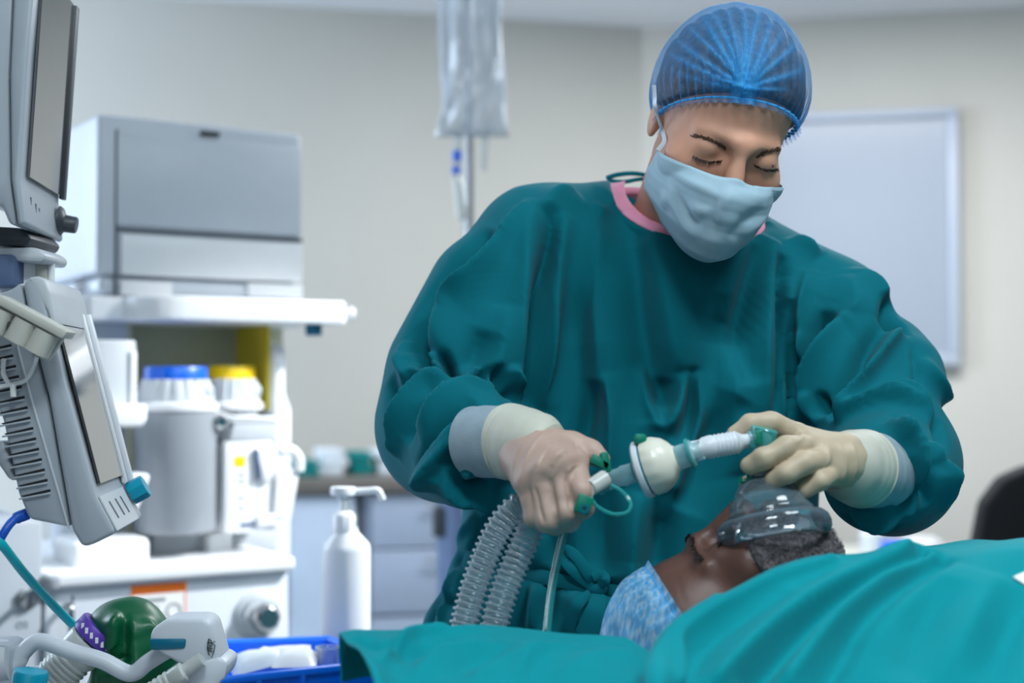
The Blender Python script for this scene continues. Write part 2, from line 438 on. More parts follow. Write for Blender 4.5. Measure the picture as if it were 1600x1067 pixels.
t = G().prism([cpt(.05, .57, ZT - .04), cpt(1.75, .57, ZT - .04), cpt(1.75, .57, ZT), cpt(.05, .57, ZT)], LN * -0.56, 0.004).build('worktop', 'counter_top')
tag(t, 'dark speckled worktop running along the back wall', 'worktop')
def bundle(name, x, off, sx, sy, sz, m, label, cat, seed=0):
    """A folded cloth or soft pack: rounded slab with layers, edges uneven."""
    r = random.Random(seed); g = G(); nl = max(2, int(sz / .022))
    bx = Matrix(((LW.x, LN.x, 0), (LW.y, LN.y, 0), (0, 0, 1)))
    for i in range(nl):
        g.box(cpt(x + r.uniform(-.008, .008), off + r.uniform(-.006, .006), ZT + sz * (i + .5) / nl), (sx * r.uniform(.92, 1), sy, sz / nl * 1.04), bx, .008)
    return tag(g.build(name, m), label, cat)
def px2x(px, off=.35):   # counter coordinate for a pixel column
    p = on_plane(px, 745, cpt(0, off, 0), LN); return (p - cpt(0, off, 0)).dot(LW)
bundle('folded_drape', px2x(462), .40, .10, .16, .045, 'teal_cloth', 'dark teal folded drape at the machine end of the back worktop', 'cloth', 1)
bundle('folded_towel', px2x(515), .36, .08, .15, .075, 'white_cloth', 'pale folded towel stack between two teal drapes on the worktop', 'towel', 2)
bundle('folded_drape', px2x(560), .33, .07, .15, .065, 'teal_cloth', 'lighter teal folded drape in the middle of the back worktop', 'cloth', 3)
bundle('dressing_pack', px2x(600), .34, .065, .14, .07, 'white_cloth', 'white dressing pack nearest the green sleeve on the worktop', 'pack', 4)

# blue-grey bin beside the anaesthetist's sleeve
p = at(728, 900, 3.46)
bn = thing('waste_bin', 'blue-grey bin partly hidden behind the green gown', 'bin', (p.x, p.y, 0))
G().lathe([(.06, 0.02), (.065, .3), (.07, .86), (.068, .862), (.0, .862)], (p.x, p.y, 0)).build('bin_body', 'blue_grey', bn)
G().lathe([(.073, .86), (.073, .885), (.05, .905), (0, .91)], (p.x, p.y, 0)).build('lid', 'blue_grey', bn)
G().box((p.x - .064, p.y - .03, .82), (.03, .05, .075), None, .01).build('hinge_block', 'dark_grey', bn)
G().lathe([(.062, 0), (.065, .02), (0, .02)], (p.x, p.y, 0)).build('base_ring', 'dark_grey', bn)

# ---------------------------------------------------------------- right background: low bench, things on it, chair
p0 = at(1330, 866, 3.9)
bench = thing('low_bench', 'beige low bench along the wall behind the patient', 'bench', (p0.x + .4, 3.95, 0))
ZB = p0.z
G().box((p0.x + .45, 3.95, ZB - .02), (1.2, .36, .04), None, .008).build('bench_top', 'beige_plastic', bench)
for sx in (-.1, 1.0):
    for sy in (-.14, .14):
        G().box((p0.x + sx, 3.95 + sy, (ZB - .04) / 2), (.04, .04, ZB - .04), None, .004).build('leg', 'brushed_steel', bench)
G().box((p0.x + .45, 3.95, ZB * .45), (1.12, .32, .02), None, .004).build('lower_shelf', 'beige_plastic', bench)
def tub(name, px, r, h, m, label, cat, lidm=None):
    q = at(px, 866, 3.9)
    o = thing(name, label, cat, (q.x, 3.9, ZB))
    G().lathe([(r * .9, 0), (r, .01), (r, h * .8), (r * .7, h * .9), (r * .7, h * .92), (0, h * .92)], (q.x, 3.9, ZB)).build('tub_body', m, o)
    G().lathe([(r * .75, h * .9), (r * .75, h), (0, h)], (q.x, 3.9, ZB)).build('cap', lidm or m, o)
tub('small_tub', 1392, .042, .035, 'tray_blue', 'bright blue little tub on the low bench behind the patient', 'tub')
tub('white_jar', 1362, .03, .075, 'white_cloth', 'slim white jar left of the blue tub on the bench', 'jar')
tub('white_jar', 1440, .055, .045, 'white_plastic', 'wide white jar right of the blue tub on the bench', 'jar')

q = at(1600, 790, 3.0)
ch = thing('office_chair', 'black office chair at the right edge behind the draped patient', 'chair', (q.x + .05, 3.0, 0))
cx_ = q.x + .09
prof = []
zt = at(1560, 724, 3.0).z; x0 = at(1516, 800, 3.0).x; hw = .26
pts = [(x0 + .0, .62), (x0 + .01, .80), (x0 + .03, .90), (x0 + .07, zt - .03), (x0 + .13, zt - .004), (x0 + .26, zt), (x0 + .39, zt - .004), (x0 + .45, zt - .03), (x0 + .49, .90), (x0 + .51, .80), (x0 + .52, .62), (x0 + .46, .58), (x0 + .06, .58)]
G().prism([Vector((x, 3.0, z)) for x, z in pts], (0, .06, 0), 0.015, 3).build('backrest', 'black_fabric', ch)
G().box((x0 + .26, 2.8, .47), (.5, .46, .08), None, .03, 3).build('seat', 'black_fabric', ch)
G().tube([(x0 + .26, 3.06, .75), (x0 + .26, 3.09, .55), (x0 + .26, 3.0, .43), (x0 + .26, 2.85, .42)], .025, 10).build('back_support', 'black_plastic', ch)
G().tube([(x0 + .26, 2.85, .1), (x0 + .26, 2.85, .43)], .03, 12).build('gas_column', 'brushed_steel', ch)
for i in range(5):
    a = i * 2 * math.pi / 5 + .3
    e = (x0 + .26 + .28 * math.cos(a), 2.85 + .28 * math.sin(a))
    lg = G().tube([(x0 + .26, 2.85, .11), (e[0], e[1], .07)], [.03, .018], 8).build('leg', 'black_plastic', ch)
    G().tube([(e[0] - .015, e[1], .03), (e[0] + .015, e[1], .03)], .03, 12).build('castor', 'black_plastic', lg)

# ---------------------------------------------------------------- infusion stand and bag
YI = 3.0
pt_ = at(733, 300, YI)
st = thing('infusion_stand', 'slim steel infusion pole standing behind the green gown', 'stand', (pt_.x, YI, 0))
G().tube([(pt_.x, YI, .05), (pt_.x, YI, 1.3), (pt_.x, YI, 2.1)], [.014, .009, .009], 12).build('pole', 'brushed_steel', st)
bagtop = at(735, -60, YI - .06).z
hk = crom([(pt_.x, YI, 2.1), (pt_.x, YI - .03, 2.14), (pt_.x, YI - .07, 2.13), (pt_.x, YI - .075, 2.09)], 6)
G().tube(hk, .004, 8).build('hook', 'steel', st)
for i in range(5):
    a = i * 2 * math.pi / 5 + .2
    lg = G().tube([(pt_.x, YI, .09), (pt_.x + .2 * math.cos(a), YI + .2 * math.sin(a), .06)], [.016, .011], 8).build('leg', 'brushed_steel', st)
    G().ball((pt_.x + .2 * math.cos(a), YI + .2 * math.sin(a), .028), .028, 6).build('castor', 'black_plastic', lg)
bt = at(737, 214, YI - .075); b_top = 2.095
bag = thing('infusion_bag', 'crumpled clear infusion bag hanging from the steel pole', 'infusion bag', (bt.x, bt.y, bt.z))
def bagpt(u, v, s):   # u -1..1 across, v 0 bottom..1 top
    hwid = .066 * (1 + .16 * max(0, 1 - v / .12) - .05 * v)
    th = .022 * (max(0, 1 - abs(u) ** 3)) * min(1, (v + .0) / .12) * min(1, (1.02 - v) / .15)
    cr = .005 * math.sin(5 * u + 9 * v + s) * math.sin(11 * v - 4 * u + 1.3) + .003 * math.sin(17 * v + 9 * u * s + 4 * math.sin(5 * v))
    return Vector((bt.x + u * hwid + .004 * math.sin(8 * v), bt.y + s * (th + (cr if th > .004 else 0)), bt.z + v * (b_top - .03 - bt.z)))
nu, nv = 24, 70; V = []; F = []
for s in (-1, 1):
    base = len(V)
    for j in range(nv + 1):
        for i in range(nu + 1): V.append(bagpt(-1 + 2 * i / nu, j / nv, s))
    for j in range(nv):
        for i in range(nu):
            q = (base + j * (nu + 1) + i, base + j * (nu + 1) + i + 1, base + (j + 1) * (nu + 1) + i + 1, base + (j + 1) * (nu + 1) + i)
            F.append(q if s < 0 else q[::-1])
o = mk('bag_film', V, F, 'bag_film', bag, 3.1)
G().prism([Vector((bt.x - .02, bt.y, b_top - .032)), Vector((bt.x + .02, bt.y, b_top - .032)), Vector((bt.x + .012, bt.y, b_top)), Vector((bt.x - .012, bt.y, b_top))], (0, .004, 0)).build('hanging_tab', 'bag_film', bag)
G().tube([bt + Vector((-.028, 0, .012)), bt + Vector((-.029, 0, -.03))], .007, 12).build('spike_port', 'clear_plastic', bag)
G().tube([bt + Vector((.028, 0, .012)), bt + Vector((.026, 0, -.07))], [.007, .005], 12).build('injection_port', 'clear_plastic', bag)
dl = thing('drip_line', 'clear drip chamber with two blue collars below the infusion bag', 'drip line', (bt.x - .03, bt.y, bt.z - .14))
f_ = lambda px, py: at(px, py, bt.y)
G().tube([f_(714, 236), f_(714, 252)], .0095, 14).build('blue_collar', 'blue_plastic', dl)
G().tube([f_(713, 260), f_(712, 272)], [.009, .0085], 14).build('blue_collar', 'blue_plastic', dl)
G().tube([f_(714, 232), f_(713, 285)], .005, 10).build('spike', 'clear_plastic', dl)
G().tube([f_(713, 276), f_(716, 285), f_(722, 340), f_(724, 345)], [.006, .011, .011, .005], 14).build('drip_chamber', 'frosted_hose', dl)
G().tube(crom([f_(724, 345), f_(728, 400), f_(740, 520), f_(760, 640)], 6), .002, 8).build('tubing', 'clear_plastic', dl)

# ================================================================== anaesthesia machine
TH = math.radians(33)
U = Vector((math.cos(TH), math.sin(TH), 0)); Vd = Vector((-math.sin(TH), math.cos(TH), 0))
M0 = at(180, 460, 2.4); M0.z = 0
MR = Matrix(((U.x, Vd.x, 0), (U.y, Vd.y, 0), (0, 0, 1)))
def ml(px, py, v):
    p = on_plane(px, py, M0 + Vd * v, Vd); q = p - M0
    return q.dot(U), q.z
def mp(u, v, z): return M0 + U * u + Vd * v + up * z
def mbox(g, px0, py0, px1, py1, v, depth, bev=.004, seg=2):
    """box whose front face, at depth v of the machine, has the given corners"""
    u0, z1 = ml(px0, py0, v); u1, z0 = ml(px1, py1, v)
    return g.box(mp((u0 + u1) / 2, v + depth / 2, (z0 + z1) / 2), (u1 - u0, depth, z1 - z0), MR, bev, seg)
RZ = TH
ma = thing('anaesthesia_machine', 'white anaesthesia machine with shelf, worktop and lower control panel', 'machine', mp(.15, 0, 0)[:], RZ)

# shelf the cabinet stands on: plan outline with a curved step, front lip bright
us0, zs1 = ml(300, 462, -.10); us1, zs0 = ml(545, 507, -.10)
ul0, _ = ml(128, 480, .02)
arc = [(us0 - .015 - .075 * math.sin(i * math.pi / 12), -.10 + .085 * (1 - math.cos(i * math.pi / 12))) for i in range(7)]
plan = [(us1, .3), (us1, -.09), (us1 - .012, -.10)] + arc + [(ul0, -.03), (ul0 - .02, .0), (ul0 - .02, .3)]
ZS = zs1
G().prism([mp(a_, b_, zs0) for a_, b_ in plan], up * (zs1 - zs0), .006, 3).build('shelf', 'white_plastic', ma)
ue, ze = ml(553, 486, -.09)
G().lathe([(.007, 0), (.007, .012), (.013, .014), (.013, .022), (0, .026)], mp(us1, -.07, (zs0 + zs1) / 2), U, 14).build('shelf_knob', 'white_plastic', ma)
uu, zz = ml(490, 520, -.06)
g = G().lathe([(.015, 0), (.015, -.018), (.012, -.02), (0, -.02)], mp(uu, -.06, zs0 + .0), up, 14); g.build('hook_socket', 'dark_teal', ma)

# frame behind: back panel, side posts, inner yellow side
u0, z1 = ml(205, 512, .17); u1, z0 = ml(440, 860, .17)
G().prism([mp(u0, .17, .3), mp(u1, .17, .3), mp(u1, .17, zs0), mp(u0, .17, zs0)], Vd * .12).build('back_panel', 'olive_panel', ma)
uP, zP = ml(430, 545, .0); uP2, _ = ml(446, 545, .0)
_, zmid = ml(430, 640, 0)
_, zbot = ml(430, 880, 0)
G().prism([mp(uP, .0, zbot), mp(uP2 + .012, .0, zbot), mp(uP2 + .012, .0, zmid), mp(uP2, 0, zmid + .03), mp(uP2, .0, zP), mp(uP + .004, 0, zP + .012), mp(uP, .0, zP)], Vd * .2, .003).build('side_post', 'white_plastic', ma)
G().prism([mp(uP - .002, .02, zmid), mp(uP - .002, .17, zmid), mp(uP - .002, .17, zs0), mp(uP - .002, .02, zs0)], U * -.004).build('yellow_side_panel', 'yellow_panel', ma)
uL, _ = ml(150, 600, -.0); uL2, _ = ml(215, 600, 0)
G().prism([mp(uL, .05, zbot), mp(uL2, .05, zbot), mp(uL2, .05, zs0), mp(uL, .05, zs0)], Vd * .22, .004).build('column_housing', 'light_grey', ma)
# left plates and trays
g = G(); mbox(g, 140, 530, 213, 650, -.12, .10, .006); g.build('module_plate', 'light_grey', ma)
g = G(); mbox(g, 204, 548, 214, 640, -.125, .05, .003); g.build('module_edge', 'white_plastic', ma)
u0, z1 = ml(160, 632, -.16); u1, z0 = ml(231, 667, -.16)
G().prism([mp(u0, -.16, z0), mp(u1 - .008, -.16, z0), mp(u1, -.16, z0 + .012), mp(u1, -.16, z1), mp(u0, -.16, z1)], Vd * .06, .006, 3).build('tray', 'white_plastic', ma)
u0, z1 = ml(170, 742, -.15); u1, z0 = ml(234, 800, -.15)
G().prism([mp(u0, -.15, z0), mp(u1 - .02, -.15, z0), mp(u1, -.15, z1 - .01), mp(u1, -.15, z1), mp(u0, -.15, z1)], Vd * .05, .005, 3).build('tray', 'white_plastic', ma)
g = G(); mbox(g, 100, 655, 175, 860, .0, .08, .006); g.build('lower_module', 'cool_plastic', ma)

# worktop with front lip and round corner bumpers
VW = -.19
uw0, zw = ml(72, 914, VW); uw1, zwb = ml(462, 874, VW)
ZW = (zw + zwb) / 2
G().prism([mp(uw0, VW, ZW - .012), mp(uw1, VW, ZW - .012), mp(uw1, .3, ZW - .012), mp(uw0, .3, ZW - .012)], up * .022, .006, 3).build('worktop', 'white_plastic', ma)
G().lathe([(.012, -.004), (.014, 0), (.014, .012), (.010, .016), (0, .016)], mp(uw0 + .008, VW + .004, ZW - .008), up, 16).build('corner_bumper', 'mid_grey', ma)
# base: lower front panel
g = G(); u0 = uw0 + .004; u1 = uw1 - .004; VP = VW + .02
G().prism([mp(u0, VP, .12), mp(u1 + .01, VP, .12), mp(u1, VP, ZW - .012), mp(u0, VP, ZW - .012)], Vd * .44, .004).build('base_cabinet', 'cool_plastic', ma)
def onp(px, py, v=VP): q = ml(px, py, v); return mp(q[0], v, q[1])
# round valve dial on the panel
kc = onp(402, 960); N_ = -Vd
dl_ = G().lathe([(.040, 0), (.040, .006), (.035, .010), (.033, .010), (.030, .022), (.0, .022)], kc, N_, 32).build('valve_dial', 'light_grey', ma)
G().lathe([(.021, .02), (.023, .026), (.022, .045), (.017, .05), (0, .05)], kc, N_, 8).build('dial_grip', 'steel', dl_)
# orange-headed instruction card
ca, cb = onp(203, 915), onp(291, 910); cc, cdn = onp(205, 1000), onp(291, 1000)
zc1, zc0 = max(ca.z, cb.z), cdn.z
u0, _ = ml(204, 950, VP); u1, _ = ml(290, 950, VP)
cardp = lambda a_, z_, e: mp(u0 + (u1 - u0) * a_, VP - e, zc0 + (zc1 - zc0) * z_)
cdo = G().prism([cardp(0, 0, 0), cardp(1, 0, 0), cardp(1, 1, 0), cardp(0, 1, 0)], N_ * .0015).build('instruction_card', 'paper_white', ma)
for (x0_, y0_, x1_, y1_) in ((0, .84, 1, 1), (0, 0, .025, .84), (.975, 0, 1, .84)):
    G().prism([cardp(x0_, y0_, .0016), cardp(x1_, y0_, .0016), cardp(x1_, y1_, .0016), cardp(x0_, y1_, .0016)], N_ * .0006).build('orange_border', 'orange_print', cdo)
for (x0_, y0_, x1_, y1_) in ((.1, .70, .62, .76), (.1, .58, .5, .62), (.1, .48, .55, .52)):
    G().prism([cardp(x0_, y0_, .0016), cardp(x1_, y0_, .0016), cardp(x1_, y1_, .0016), cardp(x0_, y1_, .0016)], N_ * .0006).build('printed_line', 'print_grey', cdo)
G().lathe([(.013, 0), (.013, .0008), (.010, .0008), (.010, .0)], cardp(.77, .52, .0016), N_, 20, cap=False).build('printed_ring', 'print_grey', cdo)
# upright handle and panel seam
g = G(); a_ = onp(104, 945); b_ = onp(104, 1003)
g.tube(crom([a_, a_ + N_ * .02, a_ * .8 + b_ * .2 + N_ * .024, a_ * .2 + b_ * .8 + N_ * .024, b_ + N_ * .02, b_], 5), .005, 10); g.build('pull_handle', 'steel', ma)
g = G(); mbox(g, 112, 930, 114, 1067, VP - .0006, .002, 0); g.build('panel_seam', 'seam_grey', ma)
# raised boxes on the worktop
g = G(); mbox(g, 113, 846, 236, 892, -.13, .12, .012, 3); g.build('absorber_housing', 'white_plastic', ma)
g = G(); mbox(g, 240, 833, 330, 872, -.02, .12, .006); g.build('plinth', 'light_grey', ma)
g = G(); mbox(g, 325, 833, 365, 868, -.05, .1, .006); g.build('plinth', 'white_plastic', ma)
g = G(); mbox(g, 365, 832, 432, 862, .0, .12, .004); g.build('plinth', 'light_grey', ma)
# left front column with steel gas outlet
VC = -.17
ub, _ = ml(66, 940, VC); _, ztop = ml(40, 815, VC)
G().prism([mp(ub - .36, VC, .1), mp(ub, VC, .1), mp(ub, VC, ztop), mp(ub - .36, VC, ztop)], Vd * .3, .006).build('side_column', 'grey_plastic', ma)
oc = mp(*(lambda q: (q[0], VC, q[1]))(ml(42, 934, VC)))
ou = G().lathe([(.016, 0), (.016, .005), (.010, .008), (0, .008)], oc, N_, 20).build('gas_outlet', 'brushed_steel', ma)
G().tube([oc + N_ * .005, oc + N_ * .03 - U * .012 - up * .006], .005, 12).build('outlet_pin', 'steel', ou)
def text_mesh(body, size, o, xd, zd, name, m, parent):
    cu = bpy.data.curves.new('t', 'FONT'); cu.body = body; cu.size = size; cu.extrude = .0002
    cu.align_x = 'CENTER'; cu.align_y = 'CENTER'
    t_ = bpy.data.objects.new('t', cu); C.objects.link(t_); dg = bpy.context.evaluated_depsgraph_get()
    me = bpy.data.meshes.new_from_object(t_.evaluated_get(dg)); bpy.data.objects.remove(t_)
    xd = Vector(xd).normalized(); zd = Vector(zd).normalized(); n = xd.cross(zd)
    V = [Vector(o) + xd * v.co.x + zd * v.co.y + n * v.co.z for v in me.vertices]; F = [tuple(p.vertices) for p in me.polygons]
    return mk(name, V, F, m, parent, 0)
q = ml(34, 977, VC); text_mesh('O2', .014, mp(q[0], VC - .0006, q[1]), U, up, 'outlet_mark', 'seam_grey', ou)

# ---- white cabinet (recorder unit) on the shelf
cab = thing('recorder_unit', 'white boxy recorder with drop-down front door on the machine shelf', 'recorder', mp(.1, .1, ZS)[:], RZ)
ub0, zt1 = ml(160, 190, 0); ub1, _ = ml(472, 205, 0)
zt = ml(310, 193, 0)[1]; CAB0 = ml(152, 300, .0)[0]
_, zd0 = ml(330, 436, 0)
G().box(mp((CAB0 + ub1) / 2, .16, (zd0 + zt) / 2), (ub1 - CAB0, .32, zt - zd0), MR, .009, 3).build('housing', 'cool_plastic', cab)
G().box(mp((CAB0 + ub1) / 2 + .002, .16, (ZS + .003 + zd0) / 2), (ub1 - CAB0 - .008, .31, zd0 - ZS - .006), MR, .012, 3).build('base_tray', 'cool_plastic', cab)
g = G(); mbox(g, 184, 204, 471, 369, -.006, .012, .004); door = g.build('front_door', 'cool_plastic', cab)
g = G(); mbox(g, 190, 364, 474, 441, -.008, .012, .004); g.build('lower_flap', 'white_plastic', cab)
g = G(); mbox(g, 314, 203, 345, 213, -.009, .01, .003); g.build('finger_latch', 'dark_grey', door)
g = G(); mbox(g, 181, 202, 183.5, 462, -.003, .006, .0005); g.build('seam', 'seam_grey', cab)
g = G(); mbox(g, 184, 361.2, 473, 372.5, -.003, .004, .0005); g.build('seam', 'seam_grey', cab)
g = G(); mbox(g, 189, 437, 270, 464, -.004, .02, .003); g.build('foot_block', 'white_plastic', cab)
g = G(); mbox(g, 388, 441, 474, 466, -.004, .02, .003); g.build('foot_block', 'white_plastic', cab)
for j in range(3):
    for i in range(2):
        c_ = mp(CAB0 - .001, .06 + .03 * i + .02, ml(110, 441 + 8 * j, .1)[1])
        G().box(c_ + Vector((0, 0, 0)), (.003, .02, .006), MR, .001).build('vent_slot', 'dark_slot', cab)

# ---- vaporisers
def vaporizer(px, pyl, r, m, label, vv):
    u_, zl = ml(px, pyl, vv); o_ = mp(u_, vv, 0)
    _, zd = ml(px, pyl + 20, vv); _, zb = ml(px, pyl + 55, vv); _, z0_ = ml(px, 829, -.05)
    t_ = thing('vaporizer', label, 'vaporizer', (o_.x, o_.y, z0_), RZ)
    G().lathe([(r * .78, zd), (r * .77, zl - .004), (r * .74, zl), (0, zl)], o_, up, 40).build('dial_ring', m, t_)
    G().lathe([(r * .94, zb), (r * .92, zb + .01), (r * .81, zd), (0, zd)], o_, up, 72, rmod=lambda j, a: 1 + (.02 if math.sin(a * 18) > -.3 else -.05) if 0 < j < 3 else 1).build('ribbed_dial', 'light_grey', t_)
    G().lathe([(.012, 0), (.012, .004), (.008, .006), (0, .006)], o_ + up * (zb * .5 + zd * .5) + (N_ * .75 + U * .6).normalized() * r * .86, N_, 16).build('lock_button', 'light_grey', t_)
    G().lathe([(r * 1.04, zb - .014), (r * 1.05, zb - .004), (r * .96, zb), (0, zb)], o_, up, 40).build('collar', 'white_plastic', t_)
    return t_, o_, zb - .014, z0_
vb, ob, zb_, z0_ = vaporizer(275, 573, .068, 'blue_plastic', 'blue-ringed vaporizer with grey drum body and white labelled filler block', -.06)
G().lathe([(.064, z0_), (.068, z0_ + .006), (.068, zb_), (0, zb_)], ob, up, 48).build('drum_body', 'mid_grey', vb)
vy, oy, zb_, z0_ = vaporizer(361, 572, .055, 'yellow_plastic', 'yellow-ringed vaporizer standing behind the white filler block', .035)
G().lathe([(.046, z0_), (.048, z0_ + .006), (.048, zb_), (0, zb_)], oy, up, 40).build('drum_body', 'light_grey', vy)
VF = -.10
g = G(); mbox(g, 352, 690, 426, 830, VF, .065, .004); fb = g.build('filler_block', 'white_plastic', vb)
u0, zA = ml(352, 690, VF); u1, zB_ = ml(430, 690, VF)
G().prism([mp(u0, VF, zA), mp(u0 + .012, VF, zA + .035), mp(u0 - .05, VF + .02, zA + .062), mp(u0 - .05, VF + .05, zA - .01), mp(u0, VF + .05, zA - .01)], Vd * .05 + U * .0, .002).build('filler_neck', 'light_grey', vb)
G().prism([mp(u0 + .008, VF, zA), mp(u1, VF, zA), mp(u1 + .005, VF, zA + .034), mp(u0 + .016, VF, zA + .034)], Vd * .06, .003).build('sloped_cover', 'light_grey', vb)
G().prism([mp(u0 - .05, VF + .02, zA + .055), mp(u0 + .014, VF - .004, zA + .032), mp(u1 + .007, VF - .004, zA + .032), mp(u1 + .0, VF - .004, zA + .041), mp(u0 + .014, VF - .004, zA + .043), mp(u0 - .05, VF + .02, zA + .066)], Vd * .06, .003).build('top_rim', 'white_plastic', vb)
G().lathe([(.012, 0), (.012, .006), (.008, .01), (0, .01)], mp(u0 - .012, VF - .006, zA + .034), N_, 18).build('fill_screw', 'steel', vb)
def fquad(px0, py0, px1, py1, name, m, e=.0012, par=None):
    g = G(); mbox(g, px0, py0, px1, py1, VF - e, .0012, 0); return g.build(name, m, par or fb)
fquad(360, 703, 388, 805, 'label_plate', 'paper_white')
fquad(366, 713, 383, 729, 'orange_square', 'yellow_plastic', .002)
for py in (741, 751, 777, 793): fquad(371, py, 383, py + 3, 'printed_line', 'print_grey', .002)
fquad(376, 818, 405, 822, 'printed_line', 'blue_grey', .0016)
fquad(408, 809, 413, 816, 'blue_mark', 'blue_plastic', .0016)
# lever handle at the right of the vaporizers
uA, zA1 = ml(402, 705, VF - .01); 
lv = thing('filler_lever', 'white angled lever latch right of the labelled vaporizer front', 'lever', mp(uA, VF, ml(440, 820, VF)[1])[:], RZ)
Q = lambda px, py, v=VF - .012: mp(ml(px, py, v)[0], v, ml(px, py, v)[1])
G().prism([Q(402, 704), Q(436, 704), Q(424, 752), Q(412, 752)], Vd * .02, .003).build('latch_tongue', 'white_plastic', lv)
G().prism([Q(400, 702), Q(405, 702), Q(407, 750), Q(404, 750)], Vd * .02, .001).build('blue_edge', 'blue_grey', lv)
G().prism([Q(434, 734), Q(469, 734), Q(455, 816), Q(419, 816), Q(419, 804), Q(430, 804)], Vd * .03, .004).build('lever_arm', 'white_plastic', lv)
G().tube(crom([Q(438, 706), Q(456, 704), Q(467, 718), Q(467, 736)], 5), [.009] * 16, 12).build('lever_loop', 'white_plastic', lv)
G().box(Q(425, 812) + Vd * .06, (.05, .12, .02), MR, .004).build('lever_bracket', 'white_plastic', lv)

# ================================================================== screens on the left
DD = Vector((-.10, .99, 0)).normalized()           # direction along the screen faces, into the room
def shell(poly_px, Y, ext, bev=.004, seg=2):
    g = G(); g.prism([at(x, y, Y) for x, y in poly_px], DD * ext, bev, seg); return g
def face_pt(a, b, Y, s, t, e=0.0):
    """point on the face through pixel edge a->b at depth Y: s along the edge, t metres into the room"""
    A, B = at(*a, Y), at(*b, Y); ed = (B - A).normalized(); n = DD.cross(ed); n = n if n.x > 0 else -n
    return A.lerp(B, s) + DD * t + n * e, n, ed

# ---- upper monitor
YA = 1.45
m1 = thing('patient_monitor', 'grey monitor with glossy screen at the upper left edge', 'monitor', at(5, 370, YA + .05)[:])
shell([(-60, -60), (22, -60), (14, 120), (16, 280), (26, 352), (14, 350), (2, 322), (-60, 300)], YA, .19, .004).build('rear_housing', 'grey_plastic', m1)
fb_ = shell([(23, -60), (57, -60), (44, 80), (31, 282), (39, 349), (27, 352), (17, 280), (15, 120)], YA - .004, .185, .006, 3).build('front_bezel', 'grey_plastic', m1)
ea, eb = (55, -60), (31, 282)
q = [face_pt(ea, eb, YA, s, t, .0025)[0] for s, t in ((0, .018), (.97, .018), (.97, .168), (0, .168))]
n1 = face_pt(ea, eb, YA, .5, .1)[1]
scr = G().prism(q, n1 * .003).build('screen', 'screen_glass', m1, 0)
q = [face_pt(ea, eb, YA, s, t, .003)[0] for s, t in ((0, .168), (.985, .168), (.985, .181), (0, .181))]
G().prism(q, n1 * .006, .001).build('far_edge', 'dark_grey', m1)
kc_, n2, ed2 = face_pt((31, 282), (39, 349), YA, .55, .165, .0)
n2 = (n1 + Vector((0, 0, -.1))).normalized()
G().lathe([(.019, 0), (.017, .004), (.010, .008), (.0095, .020), (.0085, .0215), (0, .0215)], kc_, n2, 20).build('rotary_knob', 'dark_grey', m1)
for s, t, hh in ((.38, .035, .008), (.5, .055, .01), (.5, .07, .004)):
    p_, nn, ee = face_pt((31, 282), (39, 349), YA, s, t, .001)
    G().box(p_, (.001, .0025, hh), None, 0).build('key_symbol', 'seam_grey', m1)
# mounting arm under the upper monitor
arm = thing('monitor_bracket', 'grey and clear bracket holding the upper monitor above the ventilator screen', 'bracket', at(20, 430, 1.52)[:])
G().prism([at(-30, 352, 1.50), at(34, 356, 1.50), at(50, 372, 1.50), at(40, 385, 1.50), at(-30, 380, 1.50)], (0, .1, 0), .004).build('tilt_plate', 'dark_grey', arm)
G().prism([at(-30, 386, 1.50), at(55, 386, 1.50), at(72, 398, 1.50), at(66, 410, 1.50), at(-30, 405, 1.50)], (0, .08, 0), .004).build('clamp_plate', 'light_grey', arm)
G().tube([at(30, 395, 1.54), at(30, 470, 1.54)], .022, 20).build('swivel_post', 'white_plastic', arm)
G().tube([at(62, 405, 1.54), at(64, 440, 1.54)], .009, 12).build('swivel_stop', 'beige_plastic', arm)
G().tube([at(80, 412, 1.54), at(80, 438, 1.54)], .004, 10).build('locking_pin', 'white_plastic', arm)
G().box(at(0, 425, 1.52), (.05, .05, .035), None, .006).build('clamp_block', 'blue_grey', arm)

# ---- ventilator screen, leaning back
YB = 1.42
v1 = thing('ventilator_screen', 'tilted grey ventilator screen unit with slotted side and teal knob', 'screen', at(60, 850, YB + .08)[:])
shell([(-40, 470), (18, 452), (33, 440), (48, 520), (74, 620), (110, 824), (45, 811), (28, 770), (4, 655), (-40, 560)], YB + .004, .17, .004).build('rear_housing', 'grey_plastic', v1)
fz = shell([(34, 439), (48, 433), (64, 434), (78, 500), (101, 600), (149, 775), (180, 833), (145, 851), (128, 855), (112, 828), (76, 620), (50, 520)], YB, .178, .006, 3).build('front_bezel', 'grey_plastic', v1)
ea, eb = (80, 508), (149, 775)
f2 = lambda s, t, e: face_pt(ea, eb, YB, s, t, e)
n3 = f2(.5, .1, 0)[1]
q = [f2(s, t, .0)[0] + n3 * .002 for s, t in ((.0, .018), (.94, .018), (.94, .150), (.0, .150))]
G().prism(q, n3 * .0025).build('screen', 'screen_glass', v1, 0)
for (t0, t1, mm, e) in ((.150, .157, 'white_plastic', .006), (.157, .170, 'blue_grey', .004), (.170, .180, 'white_plastic', .009)):
    q = [f2(s, t, 0)[0] + n3 * .001 for s, t in ((-.10, t0), (.99, t0), (.99, t1), (-.10, t1))]
    G().prism(q, n3 * e, .0015).build('far_rim', mm, v1)
# domed hood over the top of the screen
Vh = []; Fh = []; nh = 14; hoodp = [(46, 434), (72, 440), (92, 458), (103, 486), (108, 506), (92, 500), (80, 492)]
prof = [at(x, y, YB) for x, y in hoodp]
g = G().prism([at(x, y, YB) for x, y in ((44, 434), (60, 431), (70, 437), (78, 456), (84, 490), (86, 506), (79, 503), (74, 486))], DD * .178, .004, 3); g.build('hood', 'light_grey', v1)
